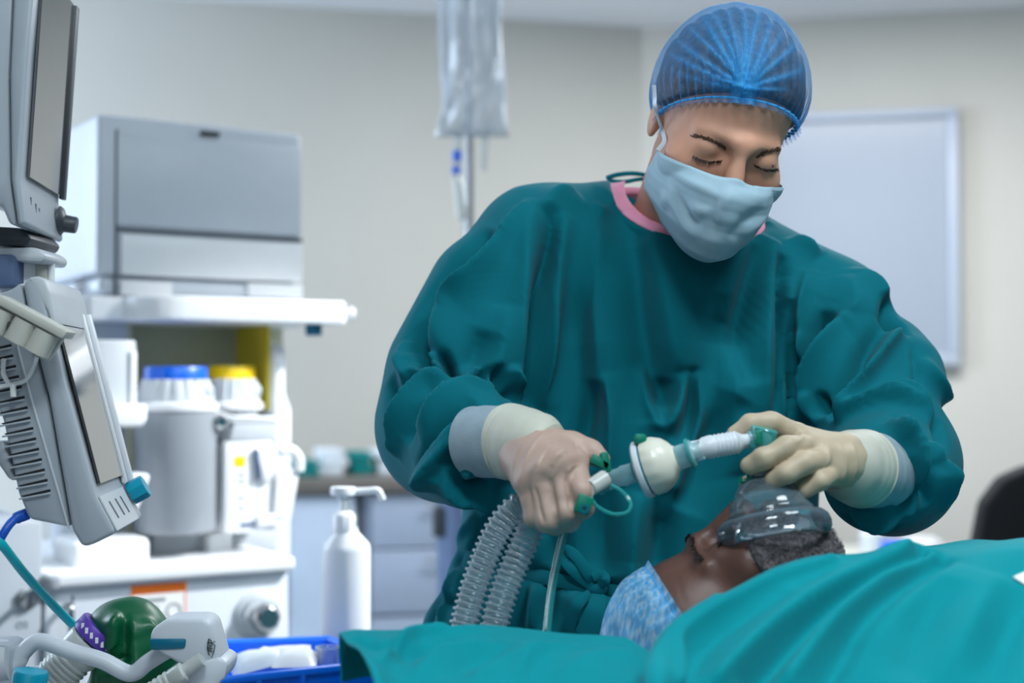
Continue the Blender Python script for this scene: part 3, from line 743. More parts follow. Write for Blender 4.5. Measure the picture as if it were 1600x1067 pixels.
# lower key panel with three slots
ea2, eb2 = (149, 775), (180, 833)
f3 = lambda s, t, e: face_pt(ea2, eb2, YB, s, t, e)
n4 = f3(.5, .1, 0)[1]
q = [f3(s, t, .0005)[0] for s, t in ((.05, .008), (.97, .008), (.97, .14), (.05, .14))]
kp = G().prism(q, n4 * .0015).build('key_panel', 'light_grey', v1)
for t in (.035, .07, .10):
    q = [f3(s, tt, .002)[0] for s, tt in ((.25, t), (.72, t + .004), (.72, t + .008), (.25, t + .004))]
    G().prism(q, n4 * .0008).build('key_slot', 'seam_grey', kp)
kc_ = f3(.3, .166, 0)[0]
G().lathe([(.0135, 0), (.0135, .016), (.0125, .0185), (0, .019)], kc_ + n4 * .002, n4, 8).build('rotary_knob', 'teal_plastic', v1)
# cooling slots on the near side
YS = YB + .0035
for i in range(15):
    y = 538 + i * 16.2
    xr = 14 + (y - 545) * .277 + 4
    if i == 0: xr = 18
    xl = xr - 46
    s_ = G().prism([at(xl, y + 10, YS), at(xr - 2, y - .5, YS), at(xr, y, YS), at(xr, y + 3.2, YS), at(xl + 6, y + 13, YS)], (0, .0015, 0)).build('cooling_slot', 'dark_slot', v1)
    G().prism([at(xl - 2, y + 13, YS), at(xr, y + 4.0, YS), at(xr + 1, y + 7, YS), at(xl - 2, y + 16, YS)], (0, -.0028, 0), .0006).build('louvre', 'grey_plastic', v1)
G().prism([at(-20, 690, YS), at(5, 690, YS), at(12, 710, YS), at(22, 752, YS), at(12, 748, YS), at(-20, 700, YS)], (0, .04, 0), .003).build('side_clip', 'mid_grey', v1)
G().tube([at(27, 540, YS), at(48, 620, YS), at(108, 826, YS)], .0012, 6).build('edge_bead', 'light_grey', v1)
# blue plug and teal gas line
cb = thing('sensor_cable', 'blue plug and teal cable running from ventilator screen to breathing bag', 'cable', at(0, 840, YB)[:])
G().tube(crom([at(42, 803, YB + .02), at(22, 812, YB + .01), at(6, 832, YB), at(-14, 870, YB), at(-18, 862, YB), at(0, 850, YB + .005)], 6)[:19], [.0062] * 6 + [.0045] * 13, 12).build('blue_boot', 'cable_blue', cb)
G().tube(crom([at(-14, 832, YB), at(4, 852, YB), at(40, 898, YB + .04), at(90, 952, YB + .10), at(140, 1002, YB + .13)], 8), .0048, 10).build('teal_line', 'teal_cable', cb)

# ---- hose clip holder in front of the ventilator screen
YH = 1.37
ho = thing('hose_holder', 'beige hose holder rail with three open clips in front of ventilator screen', 'holder', at(40, 550, YH)[:])
G().prism([at(-40, 452, YH), at(0, 461, YH), at(106, 518, YH), at(97, 530, YH), at(0, 478, YH), at(-40, 468, YH)], (0, .03, 0), .002).build('top_rail', 'beige_plastic', ho)
G().prism([at(-40, 468, YH + .018), at(0, 476, YH + .018), at(99, 528, YH + .018), at(74, 566, YH + .018), at(0, 520, YH + .018), at(-40, 500, YH + .018)], (0, .008, 0), .002).build('back_plate', 'beige_plastic', ho)
dirp = (at(106, 518, YH) - at(0, 461, YH)).normalized(); perp = Vector((dirp.z, 0, -dirp.x)); perp = perp if perp.z < 0 else -perp
for cxp, cyp in ((2, 492), (38, 510), (70, 527)):
    c_ = at(cxp, cyp, YH + .012); V = []; F = []; n_ = 18
    for i in range(n_ + 1):
        a_ = math.radians(-10 + 200 * i / n_)
        for rr_ in (.0125, .0105):
            d_ = dirp * math.cos(a_) * rr_ - Vector((0, 1, 0)) * math.sin(a_) * rr_
            V.append(c_ + d_ - perp * .006); V.append(c_ + d_ + perp * .017)
    for i in range(n_):
        b0 = i * 4; b1 = b0 + 4
        F += [(b0, b1, b1 + 1, b0 + 1), (b0 + 2, b0 + 3, b1 + 3, b1 + 2), (b0, b0 + 2, b1 + 2, b1), (b0 + 1, b1 + 1, b1 + 3, b0 + 3)]
    F += [(0, 1, 3, 2), (n_ * 4, n_ * 4 + 2, n_ * 4 + 3, n_ * 4 + 1)]
    mk('clip', V, F, 'beige_plastic', ho)
G().box(at(17, 512, YH + .01), (.006, .008, .012), None, .001).build('fixing_screw', 'dark_grey', ho)
tb = thing('thin_tubing', 'thin white tubing looped over a clip beside the cooling slots', 'tubing', at(10, 620, YH + .02)[:])
YT = YB - .006
G().tube(crom([at(58, 556, YH + .02), at(52, 575, YT), at(40, 594, YT), at(20, 600, YT), at(-10, 606, YT), at(-40, 612, YT)], 6), .0021, 8).build('white_line', 'paper_white', tb)
G().tube(crom([at(6, 560, YT), at(5, 580, YT), at(8, 590, YT), at(14, 600, YT), at(12, 596, YT)], 6), .0024, 8).build('white_loop', 'paper_white', tb)
G().tube([at(20, 600, YT - .002), at(21, 620, YT - .002)], .003, 8).build('line_clip', 'paper_white', tb)

# ================================================================== breathing bag, arm and switch block, lower left
YG = 1.52
rb = thing('breathing_bag', 'dark green rubber breathing bag with purple printed collar', 'breathing bag', at(200, 1067, YG)[:])
bc = [at(158, 1000, YG), at(185, 966, YG), at(205, 962, YG + .01), at(232, 990, YG + .01), at(245, 1040, YG + .01), at(230, 1110, YG + .01), at(190, 1160, YG + .01)]
def fbag(P):
    d = chain(P, [(at(156, 1002, YG), .018), (at(180, 985, YG), .030), (at(205, 992, YG + .01), .036), (at(214, 1030, YG + .01), .044), (at(210, 1090, YG + .01), .052), (at(200, 1150, YG + .01), .04)])
    d = smin(d, cone(P, at(205, 985, YG + .01), at(240, 1004, YG + .015), .030, .022), .02)
    d = smin(d, cone(P, at(200, 968, YG + .005), at(214, 972, YG + .01), .017, .016), .012)
    return d
lo_ = np.array(at(110, 1200, YG)) - .06; hi_ = np.array(at(290, 930, YG)) + .06
lo_[1] = YG - .08; hi_[1] = YG + .09
V, F = nets(fbag, lo_, hi_, .003)
N = vnormals(V, F); bv = bvh_of(V, F)
st3 = strokes3d(bv, [([(168, 992), (182, 968), (190, 962)], .008, .006, 1), ([(182, 965), (182, 990), (176, 1020), (165, 1035)], .006, .008, -1),
      ([(205, 960), (207, 990), (205, 1025), (215, 1045)], .010, .006, 1), ([(225, 968), (238, 985), (250, 1010)], .008, .006, -1),
      ([(160, 1020), (185, 1030), (210, 1033)], .006, -.006), ([(195, 975), (196, 1010), (200, 1035)], .007, -.005), ([(150, 1060), (190, 1052), (240, 1050)], .008, .004)], YG)
V = V + N * smooth_field(1.9 * fold_field(V, N, st3), F, 2)[:, None]
bagm = mk('bag_body', V, F, 'green_rubber', rb, 3.1)
c0, c1 = at(167, 1004, YG - .012), at(139, 978, YG - .012)
ax_ = (at(100, 1060, YG - .02) - at(158, 996, YG - .012))
A_ = at(152, 990, YG - .012); D_ = (at(70, 1075, YG - .02) - A_).normalized()
G().lathe([(.0235, 0), (.025, .002), (.025, .014), (.0235, .016), (.02, .016)], A_ - D_ * .008, D_, 28).build('printed_collar', 'purple_band', rb)
for i in range(7):
    a_ = math.radians(-150 + i * 17)
    xd = Vector((0, 0, 1)); xd = (xd - D_ * xd.dot(D_)).normalized(); yd = D_.cross(xd)
    pp = A_ + xd * math.cos(a_) * .0252 + yd * math.sin(a_) * .0252
    G().box(pp, (.003, .0012, .006), None, 0).build('printed_mark', 'paper_white', rb)
# frosted corrugated hose
hs = thing('bag_hose', 'frosted white corrugated hose joined to the green breathing bag', 'hose', at(90, 1067, YG - .02)[:])
L_ = .26; prof = [(.0215, .010), (.0235, .012), (.0235, .03), (.021, .034)]
z_ = .036
while z_ < L_:
    prof += [(.0205, z_), (.0222, z_ + .0015), (.0222, z_ + .0028), (.0205, z_ + .0043)]; z_ += .0055
G().lathe(prof, A_, D_, 24, cap=False).build('hose_wall', 'frosted_hose', hs)
G().tube([A_ + D_ * .02, A_ + D_ * L_], .0185, 16).build('inner_liner', 'frosted_hose', hs)

# bent white carrying arm and switch block
ar = thing('absorber_arm', 'bent white tube arm with a white switch block and teal button', 'arm', at(20, 1067, 1.47)[:])
YR = 1.46
path = crom([at(-40, 1046, YR), at(20, 1040, YR), at(36, 1020, YR), at(52, 1005, YR), at(70, 1003, YR), at(112, 1018, YR), at(160, 1032, YR), at(195, 1050, YR), at(212, 1050, YR), at(232, 1034, YR), at(268, 1012, YR)], 7)
G().tube(path, .0085, 16).build('bent_tube', 'cool_plastic', ar)
G().lathe([(.016, -.03), (.022, -.026), (.024, -.01), (.021, .004), (0, .006)], at(12, 1033, YR), (1, 0, .15), 24).build('socket', 'light_grey', ar)
G().box(at(-8, 1044, YR + .01), (.05, .05, .06), None, .008).build('socket_block', 'grey_plastic', ar)
# switch block: tapered body
Yq = YR - .03
sw = G().prism([at(234, 992, Yq), at(240, 980, Yq), at(262, 967, Yq), at(318, 967, Yq), at(329, 975, Yq), at(345, 1030, Yq), at(330, 1044, Yq), at(284, 1040, Yq), at(252, 1022, Yq), at(234, 1006, Yq)], (0, .05, 0), .008, 3).build('switch_block', 'cool_plastic', ar)
G().prism([at(233, 998, Yq - .002), at(291, 998, Yq - .002), at(289, 1014, Yq - .002), at(236, 1017, Yq - .002)], (0, .01, 0), .0025).build('release_button', 'dark_teal', ar)
G().prism([at(290, 1040, Yq - .002), at(340, 1026, Yq - .002), at(357, 1036, Yq - .002), at(352, 1058, Yq - .002), at(330, 1080, Yq - .002), at(300, 1100, Yq - .002), at(280, 1090, Yq - .002)], (0, .055, 0), .004).build('lower_block', 'cool_plastic', ar)
ic = lambda x, y: at(x, y, Yq - .0012)
for k_, pl in enumerate(([(326, 998), (324, 1012), (326, 1022), (331, 1027), (334, 1018), (336, 1008), (331, 1006), (330, 1001), (326, 998)], [(326, 1008), (331, 1010)], [(325, 1012), (332, 1014)], [(326, 1016), (332, 1018)], [(324, 1003), (331, 1005), (336, 1002)])):
    G().tube([ic(*p_) for p_ in pl], .0005, 5).build('hand_bag_symbol', 'dark_slot', sw)
# small ridged connector at the bottom edge
g = G(); A2 = at(316, 1030, Yq - .012); D2 = (at(225, 1090, Yq - .01) - A2).normalized(); pr = [(.0, 0), (.007, 0), (.007, .02), (.010, .022), (.010, .035)]
z_ = .037
while z_ < .12: pr += [(.0085, z_), (.0105, z_ + .0015), (.0105, z_ + .0035), (.0085, z_ + .005)]; z_ += .006
G().lathe(pr + [(0, z_)], A2, D2, 18).build('ridged_connector', 'frosted_hose', ar)
# teal cap at the lower left
tcap = thing('teal_cap', 'teal ribbed cap in the bottom left corner', 'cap', at(36, 1110, 1.42)[:])
G().lathe([(.017, 0), (.0175, .04), (.016, .043), (0, .043)], at(38, 1115, 1.42), (.15, 0, 1), 24, rmod=lambda j, a: 1 + .02 * math.sin(a * 16)).build('ribbed_body', 'teal_plastic', tcap)
G().lathe([(.0185, -.004), (.0185, .004), (0, .004)], at(38, 1115, 1.42), (.15, 0, 1), 24).build('base_flange', 'teal_plastic', tcap)

# ================================================================== trolley with pump bottle and blue tray
ZTR = .72
TX = -.33
tr = thing('instrument_trolley', 'steel instrument trolley under the blue tray and pump bottle', 'trolley', (TX, 1.86, 0))
G().box((TX, 1.86, ZTR - .012), (.34, .44, .024), None, .004).build('trolley_top', 'brushed_steel', tr)
G().box((TX, 1.86, .25), (.34, .44, .02), None, .004).build('lower_shelf', 'brushed_steel', tr)
for sx in (-.15, .15):
    for sy in (-.19, .19):
        lg = G().tube([(TX + sx, 1.86 + sy, .07), (TX + sx, 1.86 + sy, ZTR - .02)], .011, 10).build('leg', 'brushed_steel', tr)
        G().ball((TX + sx, 1.86 + sy, .035), (.02, .035, .035), 6).build('castor', 'black_plastic', lg)
# pump bottle
YP = 2.02
pb = at(542, 900, YP)
zt_ = lambda py: at(542, py, YP).z
bo = thing('pump_bottle', 'white pump dispenser bottle with long side spout', 'bottle', (pb.x, YP, ZTR))
s_ = YP / FPX
G().lathe([(.030, ZTR), (.034, ZTR + .004), (.0345, ZTR + .06), (37.5 * s_, zt_(860)), (36 * s_, zt_(850)), (19 * s_, zt_(831)), (18 * s_, zt_(826)), (0, zt_(826))], (pb.x - .001, YP, 0), up, 40).build('bottle_body', 'white_plastic', bo)
G().lathe([(19.5 * s_, zt_(832)), (19.5 * s_, zt_(806)), (17 * s_, zt_(803)), (13 * s_, zt_(799)), (9 * s_, zt_(797)), (7.5 * s_, zt_(780)), (0, zt_(778))], (pb.x - .003, YP, 0), up, 32, rmod=lambda j, a: 1 + (.02 * math.sin(a * 20) if j < 2 else 0)).build('pump_collar', 'white_plastic', bo)
pu = G().lathe([(7.5 * s_, zt_(782)), (10 * s_, zt_(774)), (19 * s_, zt_(773)), (20 * s_, zt_(768)), (19 * s_, zt_(761)), (0, zt_(760))], (pb.x - .006, YP, 0), up, 24).build('pump_head', 'white_plastic', bo)
G().tube(crom([at(545, 768, YP), at(575, 767, YP), at(588, 766, YP), at(593, 770, YP), at(598, 781, YP)], 5), .0048, 12).build('spout', 'white_plastic', pu)
# blue tray
tx0, tx1 = at(352, 1040, 1.72).x, at(580, 1040, 1.72).x
ty = thing('blue_tray', 'bright blue plastic tray of wrapped supplies at the bottom edge', 'tray', ((tx0 + tx1) / 2, 1.78, ZTR))
rim = [Vector((at(335, 1050, 1.70).x, 1.68, 0)), Vector((at(575, 1026, 1.74).x + .02, 1.80, 0)), Vector((at(505, 1016, 1.9).x, 1.96, 0)), Vector((at(340, 1024, 1.92).x, 1.93, 0))]
ZR = at(460, 1048, 1.75).z; ctr = sum(rim, Vector()) / 4
def ring(k, z): return [ctr + (r_ - ctr) * k + up * z for r_ in rim]
def open_tray(k0, z0, k1, z1, th):
    o0, o1, i1, i0 = ring(k0, z0), ring(k1, z1), ring(k1 - th, z1), ring(k0 - th, z0 + .004); V = o0 + o1 + i1 + i0; F = [(3, 2, 1, 0), (12, 13, 14, 15)]
    for i in range(4):
        j = (i + 1) % 4; F += [(i, j, 4 + j, 4 + i), (4 + i, 4 + j, 8 + j, 8 + i), (8 + i, 8 + j, 12 + j, 12 + i)]
    return V, F
mk('tray_shell', *open_tray(.86, ZTR, .98, ZR, .05), 'tray_blue', ty, .5)
V, F = [], []
r0, r1 = ring(1.0, ZR), ring(.90, ZR)
g = G()
g.tube([p_ for p_ in ring(.985, ZR)] + [ring(.985, ZR)[0]], .006, 10); g.build('rolled_rim', 'tray_blue', ty)
for i in (0, 3):
    for t_ in (.25, .5, .75):
        a0, b0 = ring(.87, ZTR), ring(.99, ZR); j = (i + 1) % 4
        G().tube([a0[i].lerp(a0[j], t_), b0[i].lerp(b0[j], t_)], .005, 8).build('rib', 'tray_blue', ty)
# supplies in the tray
def pack(px, py, Y, sx, sy, sz, rot, m, label, name='wrapped_pack', tilt=0.0):
    c_ = at(px, py, Y); R = Matrix.Rotation(rot, 3, 'Z') @ Matrix.Rotation(tilt, 3, 'Y')
    bm = bmesh.new(); bmesh.ops.create_grid(bm, x_segments=10, y_segments=8, size=.5)
    V = []; F = []; nu_, nv_ = 11, 9; r_ = random.Random(int(px))
    for s in (1, -1):
        for j in range(nv_):
            for i in range(nu_):
                u_, v_ = -1 + 2 * i / (nu_ - 1), -1 + 2 * j / (nv_ - 1)
                th = sz * .5 * (1 - abs(u_) ** 4) * (1 - abs(v_) ** 4) + r_.uniform(-.0012, .0012) * (abs(u_) < 1 and abs(v_) < 1)
                V.append(c_ + R @ Vector((u_ * sx / 2, v_ * sy / 2, s * th)))
    for s in range(2):
        b_ = s * nu_ * nv_
        for j in range(nv_ - 1):
            for i in range(nu_ - 1):
                q_ = (b_ + j * nu_ + i, b_ + j * nu_ + i + 1, b_ + (j + 1) * nu_ + i + 1, b_ + (j + 1) * nu_ + i); F.append(q_ if s == 0 else q_[::-1])
    bm.free()
    return tag(mk(name, V, F, m, None, 1.2), label, 'pack')
pack(402, 1036, 1.82, .07, .08, .03, .3, 'white_cloth', 'crumpled white wrapped pack at the left in the blue tray', tilt=-.2)
pack(462, 1032, 1.82, .055, .09, .03, .1, 'white_plastic', 'smooth white wrapped pack in the middle of the blue tray')
pack(425, 1020, 1.88, .10, .045, .012, .1, 'frosted_hose', 'long clear peel pouch lying across the back of the blue tray', 'peel_pouch', tilt=-.1)
sy_ = thing('plastic_cup', 'small clear plastic cup at the right end of the blue tray', 'cup', at(513, 1045, 1.84)[:])
G().lathe([(.012, -.02), (.016, .018), (.017, .019), (.015, .019), (.011, -.018), (0, -.018)], at(513, 1034, 1.84), up, 20).build('cup_wall', 'clear_plastic', sy_)

# ================================================================== people: materials
mat('gown_cloth', (0, 106, 119), 0.85, noise=0.05, nscale=14, bump=0.18, bscale=1400, sheen=0.04, spec=0.15)
mat('drape_cloth', (0, 142, 152), 0.85, noise=0.05, nscale=10, bump=0.15, bscale=1200, sheen=0.04, spec=0.15)
mat('skin_fair', (204, 150, 124), 0.6, noise=0.06, nscale=60, bump=0.06, bscale=900, sss=0.12)
mat('skin_dark', (98, 66, 56), 0.42, noise=0.10, nscale=50, bump=0.10, bscale=700, sss=0.06)
mat('hair_brown', (84, 70, 62), 0.6, noise=0.5, nscale=120, bump=0.4, bscale=260)
mat('brow_hair', (84, 56, 44), 0.7, noise=0.2)
mat('lash', (24, 16, 14), 0.6, noise=0.1)
mat('beard_hair', (92, 86, 88), 0.85, noise=0.75, nscale=190, bump=0.8, bscale=420)
mat('latex', (184, 156, 142), 0.5, noise=0.05, nscale=40, bump=0.10, bscale=260, sss=0.08)
mat('latex_pale', (192, 174, 148), 0.5, noise=0.05, nscale=40, bump=0.10, bscale=260, sss=0.08)
mat('latex_cuff', (196, 196, 182), 0.55, noise=0.04, nscale=60, bump=0.12, bscale=300)
mat('knit_cuff', (146, 164, 174), 0.85, noise=0.06, nscale=80, bump=0.35, bscale=900)
mat('mask_fabric', (158, 186, 200), 0.75, noise=0.03, nscale=50, bump=0.12, bscale=1200)
mat('strap_white', (206, 214, 222), 0.8, noise=0.03)
mat('pink_scrub', (240, 158, 186), 0.8, noise=0.04, bump=0.15, bscale=900)
mat('trouser_cloth', (0, 96, 104), 0.85, noise=0.05)
mat('shoe_white', (210, 212, 214), 0.5, noise=0.03)
mat('circuit_cream', (226, 224, 208), 0.3, noise=0.02)
mat('circuit_white', (214, 220, 226), 0.35, noise=0.02)
mat('green_cap', (0, 128, 104), 0.35, noise=0.03)
clear_mat('teal_clear', (60, 190, 186), 0.42, 0.1, 0.4)
clear_mat('aqua_clear', (176, 220, 228), 0.36, 0.1, 0.5)
clear_mat('hose_clear', (210, 230, 240), 0.14, 0.10, 0.5)
clear_mat('mask_clear', (186, 212, 226), 0.07, 0.05, 0.30)
clear_mat('cushion_clear', (170, 196, 214), 0.05, 0.05, 0.32)
def cap_material(name, opac, scale, c0=(34, 140, 206), c1=(58, 158, 218)):
    m = clear_mat(name, (28, 148, 224), opac, 0.7, 0.42, attr='pleat', gloss=False)
    nt = m.node_tree
    b = nt.nodes['Principled BSDF']; tc = nt.nodes.new('ShaderNodeTexCoord')
    mp_ = nt.nodes.new('ShaderNodeMapping'); mp_.inputs['Scale'].default_value = (scale, scale, scale * .22)
    n = nt.nodes.new('ShaderNodeTexNoise'); n.inputs['Scale'].default_value = 1.0; n.inputs['Detail'].default_value = 6
    nt.links.new(tc.outputs['Object'], mp_.inputs[0]); nt.links.new(mp_.outputs[0], n.inputs['Vector'])
    r = nt.nodes.new('ShaderNodeValToRGB'); r.color_ramp.elements[0].position = .42; r.color_ramp.elements[1].position = .66
    r.color_ramp.elements[0].color = lin(c0) + (1,); r.color_ramp.elements[1].color = lin(c1) + (1,)
    nt.links.new(n.outputs['Fac'], r.inputs['Fac']); nt.links.new(r.outputs['Color'], b.inputs['Base Color'])
    return m
mat('cap_elastic', (60, 160, 222), 0.7, noise=0.05)
cap_material('cap_fabric', 0.06, 600, (24, 142, 218), (60, 168, 230))
cap_material('patient_cap_fabric', 0.5, 260, (84, 168, 222), (176, 212, 236))
W = lambda x, y, Y: np.array(at(x, y, Y)[:], dtype=np.float64)

def head_local(L, f=1.0):
    """Head and face as one blended surface in head coordinates: x to the head's left, -y forward, z up."""
    d = ell(L, (0, .012, .035), (.072, .093, .085))
    d = smin(d, ell(L, (0, -.028, -.038), (.058, .062, .076)), .03)
    d = smin(d, ell(L, (0, -.048, -.088), (.036, .036, .030)), .03)
    d = smin(d, cone(L, (0, -.088, .008), (0, -.110, -.040), .0075, .0125), .014)
    d = smin(d, ell(L, (0, -.100, -.046), (.016, .012, .009)), .008)
    for s in (-1, 1):
        d = smin(d, cone(L, (s * .010, -.088, .012), (s * .044, -.0695, .011), .0075 * f, .004 * f), .018)
        d = smax(d, -ell(L, (s * .031, -.092, -.003), (.019, .016 * f, .0115)), .012)
        d = smin(d, ell(L, (s * .031, -.0735, -.002), (.0150, .0125, .0115)), .006)
        d = smin(d, ell(L, (s * .042, -.060, -.030), (.022, .022, .020)), .025)
        d = smin(d, ell(L, (s * .070, .014, -.008), (.0065, .016, .028)), .008)
    d = smin(d, cone(L, (-.018, -.096, -.072), (.018, -.096, -.072), .007, .007), .010)
    return d
def local(P, c, R, s=1.0): return ((P - np.array(c, dtype=np.float32)) @ np.array(R, dtype=np.float32)) / s

def near_head(P, c, R, s, f):
    """head distance, worked out in full only close to the head"""
    r = np.linalg.norm(P - np.array(c, dtype=np.float32), axis=1); d = (r - .12).astype(np.float32); m = r < .21
    if m.any(): d[m] = head_local(local(P[m], c, R, s), f) * s
    return d
# ================================================================== the anaesthetist
HC = W(1126, 198, 1.57)
HR = Matrix.Rotation(math.radians(13), 3, 'Z') @ Matrix.Rotation(math.radians(12), 3, 'Y') @ Matrix.Rotation(math.radians(31), 3, 'X')
HRn = np.array(HR)
hl = lambda x, y, z: HC + HRn @ np.array((x, y, z))
NB = W(1066, 356, 1.715)
RS, RE, RWr = W(850, 402, 1.70), W(700, 660, 1.63), W(738, 700, 1.50)
LS, LE, LWr = W(1292, 492, 1.69), W(1391, 720, 1.57), W(1386, 735, 1.47)
pel = W(1000, 900, 1.73)
def f_body(P):
    d = near_head(P, HC, HRn, 1.0, .78)
    d = smin(d, cone(P, hl(-.004, .028, -.055), NB, .050, .064), .025)
    t = cone(P, NB + (0, .02, -.06), pel, .08, .09)
    t = smin(t, cone(P, NB + (-.02, .03, -.06), RS, .035, .035), .05); t = smin(t, cone(P, NB + (.02, .03, -.07), LS, .035, .035), .05)
    for a, b, c, h in ((RS, RE, RWr, W(850, 720, 1.38)), (LS, LE, LWr, W(1280, 715, 1.39))):
        t = smin(t, cone(P, a, b, .030, .026), .02); t = smin(t, cone(P, b, c, .030, .022), .015); t = smin(t, cone(P, c, h, .025, .022), .01)
    for s in (-1, 1):
        hip = pel + (s * .09, 0, -.02); kn = np.array((pel[0] + s * .10, 1.72, .47)); an = np.array((pel[0] + s * .11, 1.75, .09))
        t = smin(t, cone(P, hip, kn, .085, .055), .04); t = smin(t, cone(P, kn, an, .055, .038), .02)
        t = smin(t, cone(P, an + (0, .02, -.045), an + (0, -.14, -.055), .038, .032), .02)
    return smin(d, t, .03)
V, F = nets(f_body, (-.26, 1.28, -.0), (.60, 1.92, 1.60), .003)
wo = thing('person', 'person standing in dark green surgical gown, blue cap and mask, bending over the patient', 'person', (pel[0], pel[1], 0))
body = mk('body', V, F, 'skin_fair', wo, 3.1)
body_bvh = bvh_of(V, F)

# ---- gown
levels = [(330, 1085, .080, .076, 1.712), (380, 1075, .138, .096, 1.712), (450, 1062, .170, .108, 1.71), (540, 1050, .190, .120, 1.71), (640, 1035, .200, .126, 1.715), (760, 1012, .212, .130, 1.72), (868, 1003, .216, .130, 1.725),
          (985, 990, .245, .150, 1.73), (1100, 985, .270, .165, 1.73), (1400, 985, .300, .190, 1.73), (1500, 985, .305, .195, 1.73)]
lz = np.array([W(1000, y, 1.65)[2] for y, *_ in levels])[::-1]
lx = np.array([W(x, 600, 1.65)[0] for _, x, *_ in levels])[::-1]
lrx = np.array([l[2] for l in levels])[::-1]; lry = np.array([l[3] for l in levels])[::-1]; lyc = np.array([l[4] for l in levels])[::-1]
HOLE = W(1083, 306, 1.66); HOLER = np.array(Matrix.Rotation(math.radians(15), 3, 'Y'))
def f_gown(P):
    z = P[:, 2]; cx = np.interp(z, lz, lx); rx = np.interp(z, lz, lrx); ry = np.interp(z, lz, lry); cy = np.interp(z, lz, lyc)
    q = np.sqrt(((P[:, 0] - cx) / rx) ** 2 + ((P[:, 1] - cy) / ry) ** 2)
    d = (q - 1) * np.minimum(rx, ry)
    d = np.maximum(d, z - (lz[-1] + .004)); d = np.maximum(d, .44 - z)
    d = smin(d, cone(P, W(990, 342, 1.735), RS, .052, .086), .04)
    d = smin(d, cone(P, W(1180, 398, 1.735), LS, .046, .068), .04)
    a = smin(cone(P, RS, RE, .084, .077), cone(P, RE, RWr, .074, .056), .03)
    a = smin(a, cone(P, W(700, 688, 1.61), W(738, 706, 1.53), .066, .058), .03)
    a = smin(a, cone(P, W(775, 470, 1.68), W(718, 585, 1.65), .084, .086), .02)
    d = smin(d, a, .022)
    b = smin(cone(P, LS, LE, .067, .070), cone(P, LE, LWr, .068, .056), .03)
    b = smin(b, cone(P, W(1392, 742, 1.56), W(1372, 752, 1.50), .064, .054), .02)
    b = smin(b, cone(P, W(1340, 560, 1.655), W(1395, 590, 1.63), .06, .058), .02)
    b = smin(b, cone(P, W(1350, 560, 1.63), W(1404, 540, 1.65), .035, .026), .02)
    d = smin(d, b, .022)
    return d
def f_hole(P):
    q = (P - np.array(HOLE, dtype=np.float32)) @ HOLER.astype(np.float32)
    h = (np.sqrt((q[:, 0] / .095) ** 2 + (q[:, 2] / .058) ** 2) - 1) * .058
    return np.maximum(h, P[:, 1] - 1.765)
f_gown0 = f_gown
f_gown = lambda P: smax(f_gown0(P), -f_hole(P), .005)
def f_collar(P):
    a = f_gown0(P); h = f_hole(P)
    return np.maximum(np.maximum(np.maximum(a + .004, -(a + .012)), h - .003), -(h + .010))
V, F = nets(f_gown, (-.30, 1.33, .40), (.66, 1.99, 1.44), .0030)
N = smooth_field(vnormals(V, F), F, 3); N /= np.linalg.norm(N, axis=1, keepdims=True)
gb = bvh_of(V, F)
